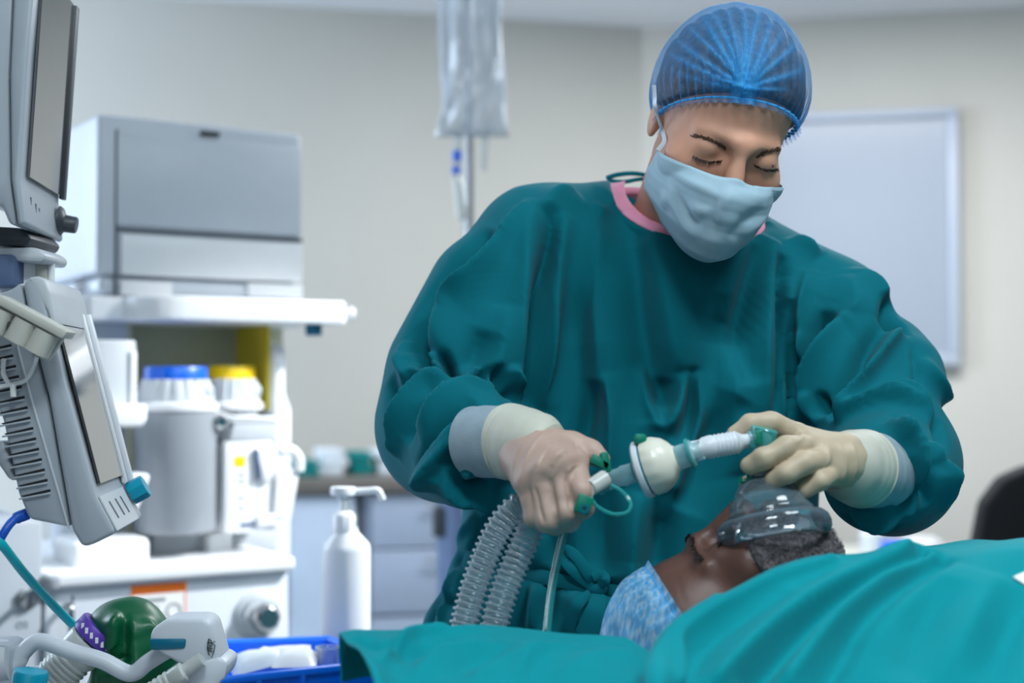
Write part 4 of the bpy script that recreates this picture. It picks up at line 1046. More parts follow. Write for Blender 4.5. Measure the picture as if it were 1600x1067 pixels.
GS = [  # pixel polyline, width, height, skew
 # between sleeve and chest, image left
 ([(864, 325), (855, 400), (842, 500), (833, 580), (830, 650)], .012, -.015), ([(885, 330), (868, 440), (856, 550), (848, 640)], .014, .009, 1),
 ([(835, 320), (825, 400), (812, 500), (808, 590)], .016, .008), ([(790, 480), (775, 560), (760, 600)], .016, .006),
 # chest
 ([(905, 320), (895, 420), (898, 540), (915, 700)], .022, -.006), ([(935, 330), (930, 450), (938, 580), (935, 720)], .020, .006),
 ([(975, 320), (990, 400), (1002, 500), (1018, 590), (1026, 660)], .020, -.010), ([(1010, 360), (1035, 450), (1052, 540), (1062, 580)], .022, .006),
 ([(948, 585), (955, 650), (950, 760)], .009, .008, 1), ([(930, 595), (915, 660), (895, 720)], .014, -.008),
 ([(1003, 570), (1014, 625), (1032, 672)], .008, .009, -1), ([(1078, 575), (1058, 635), (1036, 674)], .008, .009, 1), ([(1040, 590), (1036, 640)], .012, -.006),
 ([(1082, 575), (1082, 640), (1066, 700)], .010, -.012), ([(1090, 580), (1094, 650), (1070, 720), (1040, 820)], .012, .009, -1),
 ([(1150, 540), (1145, 640), (1160, 740)], .025, .007), ([(1120, 460), (1115, 560), (1110, 700)], .022, -.005),
 ([(1190, 372), (1172, 440), (1160, 520), (1168, 600)], .016, -.009), ([(1172, 372), (1145, 430), (1130, 500)], .016, .006),
 ([(1210, 375), (1196, 450), (1190, 560), (1192, 660)], .016, .008),
 ([(1000, 770), (990, 850), (985, 980)], .018, .010), ([(1040, 760), (1030, 850), (1020, 960)], .018, -.010), ([(950, 740), (940, 830), (940, 900)], .016, -.008),
 # between chest and sleeve, image right
 ([(1221, 400), (1220, 480), (1222, 560), (1214, 660)], .008, -.013), ([(1236, 470), (1238, 560), (1236, 660)], .007, -.011), ([(1228, 430), (1229, 540), (1226, 660)], .006, .010),
 ([(1252, 520), (1254, 600), (1258, 650)], .007, .008), ([(1262, 420), (1246, 500), (1250, 560)], .012, .008, 1),
 # sleeve, image right
 ([(1316, 494), (1290, 540), (1270, 590), (1266, 650)], .011, .014, 1), ([(1296, 488), (1272, 540), (1256, 600), (1262, 660)], .009, -.014),
 ([(1275, 615), (1272, 640), (1278, 665)], .006, .010), ([(1283, 615), (1284, 650)], .006, -.012),
 ([(1412, 512), (1375, 555), (1345, 605), (1312, 662)], .012, .016, -1), ([(1384, 512), (1350, 560), (1318, 615), (1296, 655)], .012, -.014),
 ([(1376, 470), (1392, 506), (1414, 512)], .010, -.014), ([(1428, 538), (1431, 580), (1430, 625)], .0035, -.003),
 ([(1345, 420), (1368, 460), (1378, 500)], .014, .008), ([(1320, 430), (1335, 480), (1310, 500)], .018, .006),
 ([(1305, 658), (1345, 640), (1396, 632), (1440, 645)], .009, .011, 1), ([(1372, 622), (1420, 628), (1460, 662)], .009, .011, -1), ([(1395, 645), (1435, 668), (1456, 715)], .008, -.010),
 ([(1402, 672), (1430, 705), (1434, 770)], .010, .012, 1), ([(1440, 690), (1455, 730), (1450, 790)], .008, -.010), ([(1458, 690), (1474, 740), (1462, 800)], .009, .010),
 ([(1390, 660), (1420, 690)], .007, .007), ([(1415, 720), (1420, 770), (1405, 810)], .009, -.010), ([(1330, 790), (1370, 808), (1430, 800)], .010, .010, 1), ([(1340, 800), (1345, 825)], .006, -.010),
 ([(1310, 800), (1330, 812), (1400, 825)], .008, -.008), ([(1462, 650), (1470, 690), (1468, 740)], .010, -.006), ([(1440, 560), (1462, 600), (1480, 640)], .012, .007),
 # sleeve, image left
 ([(830, 312), (780, 384), (732, 436), (692, 466), (672, 520), (664, 548)], .013, .017, 1), ([(775, 362), (722, 420), (678, 472), (655, 535), (668, 574)], .016, -.016),
 ([(765, 380), (712, 440), (685, 480)], .008, .005), ([(664, 546), (680, 562), (704, 600)], .007, .012, -1), ([(680, 552), (697, 572), (712, 600)], .007, -.016),
 ([(640, 548), (648, 570), (678, 596), (710, 603)], .008, .012, -1), ([(645, 560), (668, 580), (698, 596)], .007, -.010), ([(632, 530), (634, 570), (648, 622)], .008, .009),
 ([(640, 600), (646, 622)], .010, -.008), ([(716, 604), (674, 609), (643, 644), (626, 678), (620, 712)], .009, .013, 1), ([(690, 622), (655, 650), (635, 690)], .007, -.009),
 ([(786, 618), (738, 612), (694, 636), (655, 676)], .010, .012, 1), ([(740, 628), (700, 660), (672, 700), (655, 740)], .008, -.010),
 ([(734, 634), (686, 688), (663, 734), (648, 764)], .009, .012, 1), ([(714, 684), (692, 712), (674, 738), (668, 760)], .008, .010, 1), ([(716, 700), (700, 722), (690, 745)], .007, -.009),
 ([(692, 723), (712, 757), (758, 773), (805, 762)], .009, .013, -1), ([(704, 730), (726, 752), (760, 762)], .007, -.010), ([(745, 715), (730, 735), (712, 752)], .008, .010), ([(738, 690), (722, 708)], .007, -.009),
 ([(728, 770), (750, 785), (780, 782)], .007, -.008), ([(748, 576), (764, 606), (812, 622)], .010, -.020), ([(750, 572), (726, 600)], .007, .010, -1), ([(793, 575), (803, 600), (812, 626)], .007, .010), ([(770, 575), (790, 612)], .006, -.010),
 ([(612, 590), (616, 640), (622, 690)], .012, -.006), ([(760, 520), (740, 560), (720, 590)], .015, -.006),
 # below the sleeve and skirt
 ([(712, 800), (708, 840)], .010, .006), ([(745, 800), (722, 840), (712, 860)], .008, .009), ([(770, 800), (745, 850), (735, 880)], .008, -.010),
 ([(690, 878), (668, 920), (655, 985)], .009, .010), ([(702, 880), (682, 930), (672, 985)], .007, -.012), ([(715, 885), (695, 940), (690, 985)], .008, .010), ([(728, 890), (712, 985)], .007, -.010),
 ([(800, 900), (795, 985)], .010, .010), ([(820, 905), (810, 985)], .008, -.010), ([(838, 910), (830, 985)], .010, .010), ([(862, 905), (850, 985)], .008, -.009), ([(900, 920), (905, 985)], .010, .009), ([(960, 935), (960, 1000)], .010, .009), ([(975, 935), (975, 1000)], .008, -.009),
 ([(840, 830), (825, 890)], .012, .009), ([(800, 790), (790, 860), (785, 890)], .014, -.010), ([(875, 830), (868, 890)], .012, -.008), ([(1150, 620), (1110, 700), (1070, 800)], .02, -.008),
 # waist seam gathering and neckline edge
 ([(690, 868), (740, 880), (800, 892), (880, 906), (940, 918), (1000, 928)], .009, -.010, 0, 0),
 ([(962, 288), (985, 318), (1010, 342), (1045, 362), (1090, 378)], .005, .004, 0, 0), ([(1090, 379), (1140, 380), (1172, 370), (1196, 352)], .005, .004, 0, 0),
 ([(1238, 372), (1262, 392), (1280, 402)], .010, .008), ([(900, 300), (870, 308), (850, 330)], .012, .007)]
GS = [((g_[0], g_[1], g_[2] * 1.7) if g_[2] > 0 else (g_[0], g_[1] * 1.0, g_[2] * 1.9)) + tuple(g_[3:]) for g_ in GS]
GS = [(g_[0], g_[1], g_[2] * (.55 if g_[0][0][1] > 790 else 1)) + tuple(g_[3:]) for g_ in GS]
H_ = 1.5 * fold_field(V, N, strokes3d(gb, GS, 1.62)) * np.clip((-N[:, 1] - .02) / .4, 0, 1)
H_ += .0025 * np.sin(V[:, 0] * 95 + 3 * np.sin(V[:, 2] * 14)) * np.clip((W(0, 860, 1.65)[2] - V[:, 2]) / .05, 0, 1)   # skirt gathers
bk = np.clip(N[:, 1], 0, 1); H_ += bk * .006 * np.sin(V[:, 0] * 60 + 2 * np.sin(V[:, 2] * 9))
H_ = smooth_field(H_, F, 2)
V = V + N * H_[:, None]
gown = mk('surgical_gown', V, F, 'gown_cloth', wo, 3.1)
gown['label'] = 'dark green wrinkled surgical gown'
gb = bvh_of(V, F)
def on_gown(x, y, off=.003, b=None):
    r = (b or gb).ray_cast(CAM, ray(x, y).normalized())
    if r[0] is None: return at(x, y, 1.6), Vector((0, -1, 0))
    n = r[1] if r[1].y < 0 else -r[1]
    return r[0] + Vector((0, -1, 0)) * off, n
def ribbon(pts, wd, name, m, parent, th=.0025, smooth=1.2):
    """Cloth strip following 3D points, with width wd (list or number) across the direction and the view-independent normal n."""
    P = crom([p for p, _ in pts], 6); n_ = len(P); ww = wd if hasattr(wd, '__len__') else [wd, wd]
    V = []; F = []
    for i, p in enumerate(P):
        t = (P[min(i + 1, n_ - 1)] - P[max(i - 1, 0)]).normalized(); nn = pts[min(len(pts) - 1, int(i / 6))][1]
        s_ = t.cross(nn).normalized(); nn = s_.cross(t).normalized(); w_ = ww[0] + (ww[1] - ww[0]) * i / (n_ - 1)
        for a, b in ((-.5, 0), (-.25, .6), (.25, .6), (.5, 0), (.25, -.4), (-.25, -.4)): V.append(p + s_ * a * w_ + nn * b * th)
    for i in range(n_ - 1):
        for k_ in range(6): F.append((i * 6 + k_, i * 6 + (k_ + 1) % 6, (i + 1) * 6 + (k_ + 1) % 6, (i + 1) * 6 + k_))
    F += [tuple(range(6))[::-1], tuple(range((n_ - 1) * 6, n_ * 6))]
    return mk(name, V, F, m, parent, smooth)
og = lambda pts, off=.004: [(on_gown(x, y, off)[0], Vector((0, -1, .1))) for x, y in pts]
ribbon(og([(726, 868), (736, 872), (752, 878), (800, 890), (850, 900), (895, 910), (930, 918)], .011), (.026, .012), 'waist_tie', 'gown_cloth', wo)
ribbon(og([(938, 918), (965, 922), (1000, 930), (1040, 940)], .006), (.012, .016), 'waist_tie', 'gown_cloth', wo)
ribbon(og([(925, 912), (918, 895), (900, 868), (885, 858), (880, 866), (892, 885), (915, 905), (930, 915)], .012), (.012, .014), 'tie_loop', 'gown_cloth', wo)
ribbon(og([(930, 915), (945, 905), (940, 895), (925, 900)], .014), (.010, .010), 'tie_loop', 'gown_cloth', wo)
ribbon(og([(925, 922), (905, 940), (893, 962), (886, 990)], .008), (.010, .016), 'tie_tail', 'gown_cloth', wo)
ribbon(og([(936, 925), (930, 950), (915, 990)], .010), (.016, .026), 'tie_tail', 'gown_cloth', wo)
kp_ = on_gown(932, 917, .012)[0]
G().ball(kp_, (.012, .008, .010), 8).build('tie_knot', 'gown_cloth', wo)
# pink scrub collar and neck tie
V, F = nets(f_collar, HOLE - (.13, .10, .09), HOLE + (.13, .14, .08), .0024)
mk('scrub_collar', V, F, 'pink_scrub', wo, 3.1)
Yk = 1.76
ribbon([(at(948, 278, Yk), Vector((0, -1, 0))), (at(965, 273, Yk - .01), Vector((0, -1, 0))), (at(990, 271, Yk - .01), Vector((0, -1, 0))), (at(1016, 276, Yk), Vector((0, -1, 0))), (at(1040, 290, Yk + .02), Vector((0, -1, 0)))], (.006, .005), 'neck_tie', 'gown_cloth', wo)
ribbon([(at(950, 282, Yk), Vector((0, -1, 0))), (at(975, 284, Yk - .01), Vector((0, -1, 0))), (at(1005, 280, Yk), Vector((0, -1, 0))), (at(1035, 290, Yk + .02), Vector((0, -1, 0)))], (.005, .005), 'neck_tie', 'gown_cloth', wo)

# ---- trousers and shoes below the gown
for s in (-1, 1):
    kx = pel[0] + s * .10
    G().tube([(kx, 1.72, .60), (kx, 1.72, .47), (pel[0] + s * .11, 1.75, .12)], [.10, .075, .07], 20).build('trouser_leg', 'trouser_cloth', wo)
    g = G(); g.box((pel[0] + s * .11, 1.68, .035), (.10, .27, .07), None, .03, 4); g.build('clog', 'shoe_white', wo)

# ---- hair, cap, mask
K = np.array((0.012, -.090, .064)); nC = np.array((-.05, .57, .80)); nC /= np.linalg.norm(nC); cC = np.array((0, .014, .035))
rC = np.array((.0855, .106, .0975))
def f_hair(P):
    L = local(P, HC, HRn); d = ell(L, cC, rC - .0050)
    d = d + .0012 * np.sin(L[:, 0] * 420 + 60 * L[:, 2]) * np.clip(np.abs(d) < .01, 0, 1)
    hl_ = smin(d, ell(L, (0, .075, .01), (.05, .032, .035)), .02)
    return smax(hl_, -((L - (K + (0, -.0, .010))) @ nC.astype(np.float32)), .006)
V, F = nets(f_hair, HC - .16, HC + .17, .003)
mk('hair', V, F, 'hair_brown', wo, 3.1)
def cap_shell(cC, rC, K, nC, tw, nj=64, nf=200, ruffle=.007, gather=48, seed=1):
    """Bouffant cap: elliptic shell above a rim plane, gathered towards the rim with a frilled edge below it."""
    e1 = np.cross(nC, (1, 0, 0)); e1 /= np.linalg.norm(e1); e2 = np.cross(nC, e1)
    V = []; rows = nj + 5; r_ = np.random.RandomState(seed); ph = r_.uniform(0, 6.28, 8); am = r_.uniform(-.0025, .0025, 8)
    for i in range(nf):
        f = 2 * math.pi * i / nf; lo_, hi_ = .3, 2.6
        dr = lambda th: math.cos(th) * nC + math.sin(th) * (math.cos(f) * e1 + math.sin(f) * e2)
        for _ in range(30):
            m = (lo_ + hi_) / 2; d = dr(m); R_ = 1 / np.linalg.norm(d / rC)
            if (cC + d * R_ - K) @ nC > 0: lo_ = m
            else: hi_ = m
        for j in range(rows):
            if j <= nj:
                t = j / nj; d = dr(lo_ * t); R_ = 1 / np.linalg.norm(d / rC)
                R_ *= 1 + .006 * math.sin(math.pi * t) + sum(a * 8 * math.sin((k + 2) * f + p + 3 * t) * t * (1 - t) for k, (a, p) in enumerate(zip(am, ph)))
                g_ = max(0, (t - .70) / .30)
                R_ += .0022 * g_ * math.sin(gather * f + 2 * math.sin(5 * f)) - .006 * g_ ** 3
                p = cC + d * R_
            else:
                q = j - nj; p = cC + d * R_ - nC * ruffle * q / 4 + (d - nC * (d @ nC)) * (.0009 * math.sin(gather * f + 2 * math.sin(5 * f)) * q / 2 + .0006 * q)
            V.append(tw(p))
    F = []
    for i in range(nf):
        k = (i + 1) % nf
        for j in range(rows - 1): F.append((i * rows + j, k * rows + j, k * rows + j + 1, i * rows + j + 1))
    return np.array(V), np.array(F), [V[i * rows + nj] for i in range(nf)]
twH = lambda p: HC + HRn @ np.asarray(p)
V, F, rim_ = cap_shell(cC, rC, K, nC, twH, 110, 330)
N = vnormals(V, F); cen = HC + HRn @ cC; N *= np.sign(np.einsum('ij,ij->i', N, V - cen)).mean() or 1
cbv = bvh_of(V, F)
kx_, ky_ = 1164, 140
ends = [(1055, 62), (1075, 42), (1098, 24), (1112, 15), (1136, 12), (1162, 12), (1186, 16), (1206, 28), (1226, 46), (1250, 64), (1258, 108), (1236, 142), (1044, 84), (1048, 112), (1190, 60), (1150, 40), (1086, 118)]
CS = []
rr_ = random.Random(3)
for x, y in ends:
    mx_, my_ = (x + kx_) / 2 + rr_.uniform(-5, 5), (y + ky_) / 2 + rr_.uniform(-4, 4)
    CS.append(([(kx_, ky_ - 2), (mx_, my_), (x, y)], rr_.uniform(.0020, .0036), rr_.uniform(.003, .0055), 0, 2))
CS3 = strokes3d(cbv, CS, 1.5)
Hc = np.zeros(len(V))
for s_ in CS3: Hc = np.maximum(Hc, fold_field(V, N, [s_]))
pl = np.zeros(len(V))
for s_ in CS3: pl = np.maximum(pl, fold_field(V, N, [(s_[0], s_[1] * 1.25, 1.0, s_[3], 2)]))
kn_ = np.array(hit(cbv, kx_, ky_, 1.5)[:]); dk = np.linalg.norm(V - kn_, axis=1)
Hc += .0035 * np.exp(-(dk / .007) ** 2); pl = np.maximum(pl, 1.1 * np.exp(-(dk / .014) ** 2))
# random fine creases all over
cr = np.zeros(len(V)); r_ = np.random.RandomState(5)
for _ in range(26):
    w_ = r_.normal(size=3); w_ /= np.linalg.norm(w_); cr += np.abs(np.sin((V - cen) @ w_ * r_.uniform(120, 260) + r_.uniform(0, 6))) ** 6
cr /= 26; Hc += .0012 * cr
V = V + N * Hc[:, None]
pl = np.clip(pl * .85 + np.clip(cr - .40, 0, 1) * .9, 0, 1)
capo = mk('bouffant_cap', V, F, 'cap_fabric', wo, 3.1)
capo['label'] = 'sheer blue gathered theatre cap'
at_ = capo.data.attributes.new('pleat', 'FLOAT', 'POINT'); at_.data.foreach_set('value', pl.astype(np.float32))
el = G(); el.tube([Vector(p) for p in rim_] + [Vector(rim_[0])], .0013, 6, cap=False); el.build('elastic_edge', 'cap_elastic', capo)
G().ball(kn_ + np.array((0, -.002, 0)), (.0045, .004, .0055), 8).build('gathered_knot', 'cap_elastic', capo)

# brows, lashes
def hair_row(a, b, n, ln, m, name, parent, bvh, lean, r0=.0005, jit=1.2, curve=0):
    g = G(); r = random.Random(len(name) + n)
    for i in range(n):
        t = i / max(1, n - 1); x = a[0] + (b[0] - a[0]) * t; y = a[1] + (b[1] - a[1]) * t - curve * math.sin(math.pi * t)
        x += r.uniform(-jit, jit); y += r.uniform(-jit, jit); p = hit(bvh, x, y, 1.5); q = hit(bvh, x + lean[0] * r.uniform(.7, 1.2), y + lean[1] * r.uniform(.7, 1.2), 1.5)
        o_ = Vector((0, -.0012, 0)); g.tube([p + Vector((0, .0005, 0)), p.lerp(q, .5) + o_, q + o_ * ln], [r0, r0 * .9, r0 * .3], 4, cap=False)
    return g.build(name, m, parent)
hair_row((1084, 213), (1136, 234), 130, 1.0, 'brow_hair', 'eyebrow', wo, body_bvh, (-4, -2), .0005, 2.4, 5)
hair_row((1183, 245), (1226, 234), 120, 1.0, 'brow_hair', 'eyebrow', wo, body_bvh, (4, -3), .0005, 2.2, 3)
hair_row((1084, 243), (1128, 250), 64, 3.0, 'lash', 'eyelashes', wo, body_bvh, (-3, 5), .00045, .9, -5)
hair_row((1178, 257), (1220, 262), 60, 3.0, 'lash', 'eyelashes', wo, body_bvh, (3, 5), .00045, .9, -5)

# surgical mask
nu, nv = 60, 44; L3 = []
for j in range(nv + 1):
    v = j / nv
    zt = -.0215 - .104 * v; yc = np.interp(v, (0, .14, .35, .6, .82, .94, 1), (-.114, -.131, -.136, -.133, -.122, -.103, -.080)); hw = np.interp(v, (0, .3, .6, .85, 1), (.069, .071, .066, .050, .032))
    ye = np.interp(v, (0, .4, .7, 1), (-.036, -.026, -.026, -.050))
    for i in range(nu + 1):
        u = -1 + 2 * i / nu; a = abs(u)
        x = hw * math.sin(u * 1.35) / math.sin(1.35); y = yc + (ye - yc) * (1 - math.cos(u * 1.35)) / (1 - math.cos(1.35))
        z = zt + .004 * math.exp(-(u / .16) ** 2) * (1 - v) ** 2 - .012 * a ** 2 * (1 - v) + .022 * a ** 2 * v ** 2
        pl_ = .0016 * ((v * 4.2) % 1.0) * (1 if .12 < v < .95 else 0) * (0.4 + a ** 2)
        L3.append((x, y - pl_, z))
L3 = np.array(L3, dtype=np.float32)
for _ in range(4):
    d = head_local(L3); e = 1e-3
    gr = np.stack([head_local(L3 + np.eye(3, dtype=np.float32)[k] * e) - d for k in range(3)], 1) / e
    gr /= np.maximum(np.linalg.norm(gr, axis=1, keepdims=True), 1e-6); L3 = L3 + gr * np.clip(.0045 - d, 0, .02)[:, None]
V = HC + L3.astype(np.float64) @ HRn.T
F = np.array([(j * (nu + 1) + i, j * (nu + 1) + i + 1, (j + 1) * (nu + 1) + i + 1, (j + 1) * (nu + 1) + i) for j in range(nv) for i in range(nu)])
N = vnormals(V, F); mb_ = bvh_of(V, F)
if N[:, 1].mean() > 0: N = -N
MS = strokes3d(mb_, [([(1050, 268), (1085, 290), (1115, 300)], .006, .004, 1), ([(1048, 280), (1062, 330), (1085, 372)], .005, .005, -1), ([(1060, 300), (1078, 340), (1100, 350)], .007, -.004),
    ([(1150, 300), (1130, 315), (1120, 350)], .008, .005, 1), ([(1120, 305), (1112, 340), (1118, 372)], .008, -.004), ([(1150, 300), (1185, 310), (1205, 300)], .007, .004), ([(1190, 325), (1165, 345), (1140, 372)], .008, -.004),
    ([(1200, 330), (1180, 352), (1160, 368)], .006, .004), ([(1075, 322), (1100, 330), (1122, 322)], .006, .003), ([(1165, 278), (1160, 300)], .01, -.003), ([(1044, 300), (1040, 325)], .005, .005)], 1.5)
V = V + N * smooth_field(1.25 * fold_field(V, N, MS), F, 1)[:, None]
mko = mk('face_mask', V, F, 'mask_fabric', wo, 3.1); mko['label'] = 'pale blue pleated surgical mask'
sd = mko.modifiers.new('thickness', 'SOLIDIFY'); sd.thickness = .0012
edge = lambda js, is_: [Vector(V[j * (nu + 1) + i]) for j in js for i in is_]
hv = HRn @ np.array((0, -1, .2))
G().tube(edge([0], range(nu + 1)), .0010, 6).build('top_binding', 'mask_fabric', mko)
G().tube(edge(range(nv + 1), [0]), .0012, 6).build('side_binding', 'mask_fabric', mko)
G().tube(edge(range(nv + 1), [nu]), .0012, 6).build('side_binding', 'mask_fabric', mko)
for row in (2, 3):
    for i in range(2, nu - 1):
        p = V[row * (nu + 1) + i] + N[row * (nu + 1) + i] * .0008
        if i % 1 == 0: G().box(p, (.0011, .0006, .0008), HR).build('stitch', 'strap_white', mko)
wv = lambda p: (Vector(p), Vector((-.8, -.6, 0)))
c_top = Vector(V[0]); c_bot = Vector(V[int(nv * .72) * (nu + 1)])
capn = lambda x, y, o_=.003: (hit(cbv, x, y, 1.5) + Vector((-.007, -.007, 0)), Vector((-.5, -.85, .1)))
skn = lambda x, y: (hit(body_bvh, x, y, 1.53) + Vector((-.003, -.005, 0)), Vector((-.5, -.85, .1)))
ribbon([(c_top + Vector((-.001, -.003, 0)), Vector((-.5, -.85, 0))), skn(1041, 222), skn(1038, 204), (capn(1035, 172)[0] + Vector((-.002, -.003, 0)), Vector((-.5, -.85, .1))), capn(1032, 155), capn(1031, 135)], (.0052, .0045), 'mask_strap', 'strap_white', mko, .001)
G().tube(crom([Vector(V[int(nv * .5) * (nu + 1)]), skn(1020, 288)[0], skn(1018, 276)[0], skn(1022, 264)[0], skn(1030, 254)[0]], 6), .0020, 8, flat=.5).build('mask_strap', 'strap_white', mko)

# ---- cuffs and gloves
def glove(name, pts_f, lo, hi, m, wr, strokes, h=.0016):
    V, F = nets(pts_f, lo, hi, h); N = smooth_field(vnormals(V, F), F, 1); N /= np.maximum(np.linalg.norm(N, axis=1, keepdims=True), 1e-9)
    b = bvh_of(V, F)
    if strokes: V = V + N * fold_field(V, N, strokes3d(b, strokes, 1.34))[:, None]
    r = r_ = np.random.RandomState(2); H = np.zeros(len(V))
    for _ in range(8):
        k_ = r.normal(size=3) * r.uniform(90, 260); H += np.sin(V @ k_ + r.uniform(0, 6))
    V = V + N * (H * .00014)[:, None]
    o = mk(name, V, F, m, wo, 3.1); return o
def finger(P, pts, r0, r1):
    n = len(pts) - 1; d = None
    for i in range(n):
        a = cone(P, pts[i], pts[i + 1], r0 + (r1 - r0) * i / n, r0 + (r1 - r0) * (i + 1) / n); d = a if d is None else smin(d, a, .004)
    return d
def f_rglove(P):
    wr_ = W(814, 694, 1.410)
    mc = [W(897, 722, 1.342), W(873, 724, 1.328), W(848, 738, 1.328), W(825, 756, 1.338)]
    d = cone(P, W(790, 692, 1.42), wr_, .028, .026)
    for m_, r in zip(mc, (.0150, .0155, .0150, .0140)): d = smin(d, cone(P, wr_ + (m_ - wr_) * .2, m_, .0245, r), .011)
    d = smin(d, cone(P, W(845, 745, 1.385), W(875, 745, 1.378), .022, .018), .014)
    fs = [[mc[0], W(906, 768, 1.318), W(910, 792, 1.330), W(900, 802, 1.355)], [mc[1], W(880, 800, 1.314), W(888, 812, 1.338), W(880, 800, 1.365)],
          [mc[2], W(856, 812, 1.316), W(866, 818, 1.342), W(862, 802, 1.368)], [mc[3], W(836, 806, 1.327), W(846, 814, 1.350), W(850, 800, 1.368)]]
    for q, r in zip(fs, (.0112, .0112, .0108, .0098)):
        d = smin(d, finger(P, q, r + .0012, r - .0012), .0028)
    th = finger(P, [W(848, 692, 1.385), W(893, 696, 1.372), W(922, 706, 1.366), W(938, 716, 1.362)], .0155, .0098)
    return smin(d, th, .007)
SR = [([(893, 678), (856, 676), (828, 705), (812, 752)], .0024, .0030), ([(880, 690), (852, 706), (836, 730)], .0022, .0022), ([(888, 700), (872, 712), (862, 730)], .0020, .0020), ([(885, 672), (840, 674), (812, 700), (798, 745)], .0018, .0016), ([(899, 707), (878, 701), (856, 726), (848, 742)], .0020, .0018),
      ([(878, 718), (862, 748), (857, 770)], .0020, .0018), ([(905, 725), (890, 732), (884, 748)], .0016, .0016), ([(838, 742), (834, 765), (840, 790)], .0018, .0014), ([(868, 690), (850, 712), (838, 735)], .0018, -.0012), ([(898, 690), (903, 708)], .002, -.002),
      ([(884, 736), (889, 770), (896, 806)], .0024, -.004), ([(860, 746), (866, 785), (872, 822)], .0024, -.0035), ([(836, 760), (842, 790), (850, 818)], .0022, -.003)]
glove('glove', f_rglove, W(770, 840, 1.34) - (.0, .05, .0), W(955, 640, 1.36) + (.0, .07, .01), 'latex', None, SR)
def cuff(cs, name, m, flat=1.0, rip=.0005, nn=40, parent=None):
    P = crom([c for c, _ in cs], 8); rr = np.interp(np.linspace(0, len(cs) - 1, len(P)), range(len(cs)), [r for _, r in cs]); 
    g = G(); g.tube(P, [r * (1 + .009 * math.sin(i * 1.1 + 1.7 * math.sin(i * .37))) for i, r in enumerate(rr)], nn, cap=True, flat=flat); return g.build(name, m, wo, 1.2)
cuff([(at(738, 690, 1.455), .036), (at(765, 690, 1.440), .0365), (at(790, 691, 1.425), .0365), (at(815, 694, 1.41), .034)], 'knit_cuff', 'knit_cuff')
cuff([(at(792, 690, 1.424), .0372), (at(797, 690, 1.421), .0385), (at(803, 691, 1.417), .0378), (at(822, 695, 1.402), .0362), (at(842, 701, 1.388), .0345), (at(856, 707, 1.382), .0290)], 'glove_cuff', 'latex_cuff')
def f_lglove(P):
    wr_ = W(1318, 722, 1.388)
    mc = [W(1246, 680, 1.384), W(1266, 697, 1.366), W(1284, 717, 1.360), W(1300, 738, 1.364)]
    d = cone(P, W(1350, 734, 1.41), wr_, .028, .025)
    for m_, r in zip(mc, (.0125, .0128, .0125, .0118)): d = smin(d, cone(P, wr_ + (m_ - wr_) * .15, m_, .0225, r), .010)
    fs = [[mc[0], W(1206, 661, 1.376), W(1172, 663, 1.370), W(1149, 679, 1.374)], [mc[1], W(1229, 699, 1.342), W(1194, 716, 1.338), W(1172, 727, 1.346)],
          [mc[2], W(1256, 724, 1.336), W(1229, 739, 1.332), W(1209, 749, 1.340)], [mc[3], W(1281, 752, 1.340), W(1259, 765, 1.342)]]
    for q, r in zip(fs, (.0106, .0104, .0102, .0092)): d = smin(d, finger(P, q, r + .0012, r - .0014), .002)
    th = finger(P, [W(1300, 726, 1.405), W(1250, 740, 1.425), W(1205, 746, 1.424), W(1168, 756, 1.415)], .0150, .0088)
    return smin(d, th, .007)
SL = [([(1246, 664), (1254, 684), (1240, 692)], .0018, .0015), ([(1290, 690), (1296, 715), (1286, 735)], .002, .0014), ([(1310, 690), (1322, 725), (1312, 765)], .002, .002), ([(1330, 690), (1338, 725), (1328, 768)], .002, .002)]
glove('glove', f_lglove, W(1135, 800, 1.36) - (.0, .08, .0), W(1380, 640, 1.36) + (.0, .09, .01), 'latex_pale', None, SL)
cuff([(at(1392, 737, 1.456), .0330), (at(1378, 736, 1.444), .0380), (at(1360, 734, 1.43), .038), (at(1340, 731, 1.412), .036)], 'knit_cuff', 'knit_cuff')
cuff([(at(1352, 733, 1.424), .0385), (at(1347, 732, 1.420), .0395), (at(1338, 730, 1.410), .0375), (at(1324, 726, 1.397), .0345), (at(1308, 721, 1.388), .0290)], 'glove_cuff', 'latex_cuff')

# ================================================================== the patient
PY = 1.37
PC = W(1142, 976, PY); PSC = .94
fw = np.array((-.25, .03, .955)); fw /= np.linalg.norm(fw)
cw = np.array((-.955, .02, -.25)); cw -= fw * (cw @ fw); cw /= np.linalg.norm(cw)
yl = -fw; xl = np.cross(yl, cw); PR = np.stack([xl, yl, cw], 1)
pl_ = lambda x, y, z: PC + PR @ (np.array((x, y, z)) * PSC)
ZTAB = .785
def f_pat(P):
    L = local(P, PC, PR, PSC); d = near_head(P, PC, PR, PSC, .72)
    for k_, (x, z) in enumerate(((0, .052), (0, .060), (0, .044))):
        d = d + .0007 * np.exp(-((L[:, 2] - z) / .0022) ** 2) * (L[:, 1] < -.04)
    n0 = pl_(0, .02, -.07); ch = np.array((n0[0] + .17, PY + .0, .862))
    d = smin(d, cone(P, n0, ch, .050, .054), .03)
    t = ell(P, (ch[0] + .17, PY - .02, .872), (.24, .185, .075)); t = smin(t, ell(P, (ch[0] + .42, PY - .02, .88), (.28, .15, .07)), .06)
    for s in (-1, 1):
        t = smin(t, cone(P, (ch[0] + .05, PY - .02 + s * .14, .87), (ch[0] + .40, PY - .02 + s * .16, .86), .045, .038), .03)
        t = smin(t, cone(P, (ch[0] + .60, PY - .02 + s * .09, .880), (1.55, PY - .02 + s * .10, .865), .062, .045), .03)
    return smin(d, t, .03)
V, F = nets(f_pat, (-.03, 1.05, .78), (1.64, 1.65, 1.10), .0035)
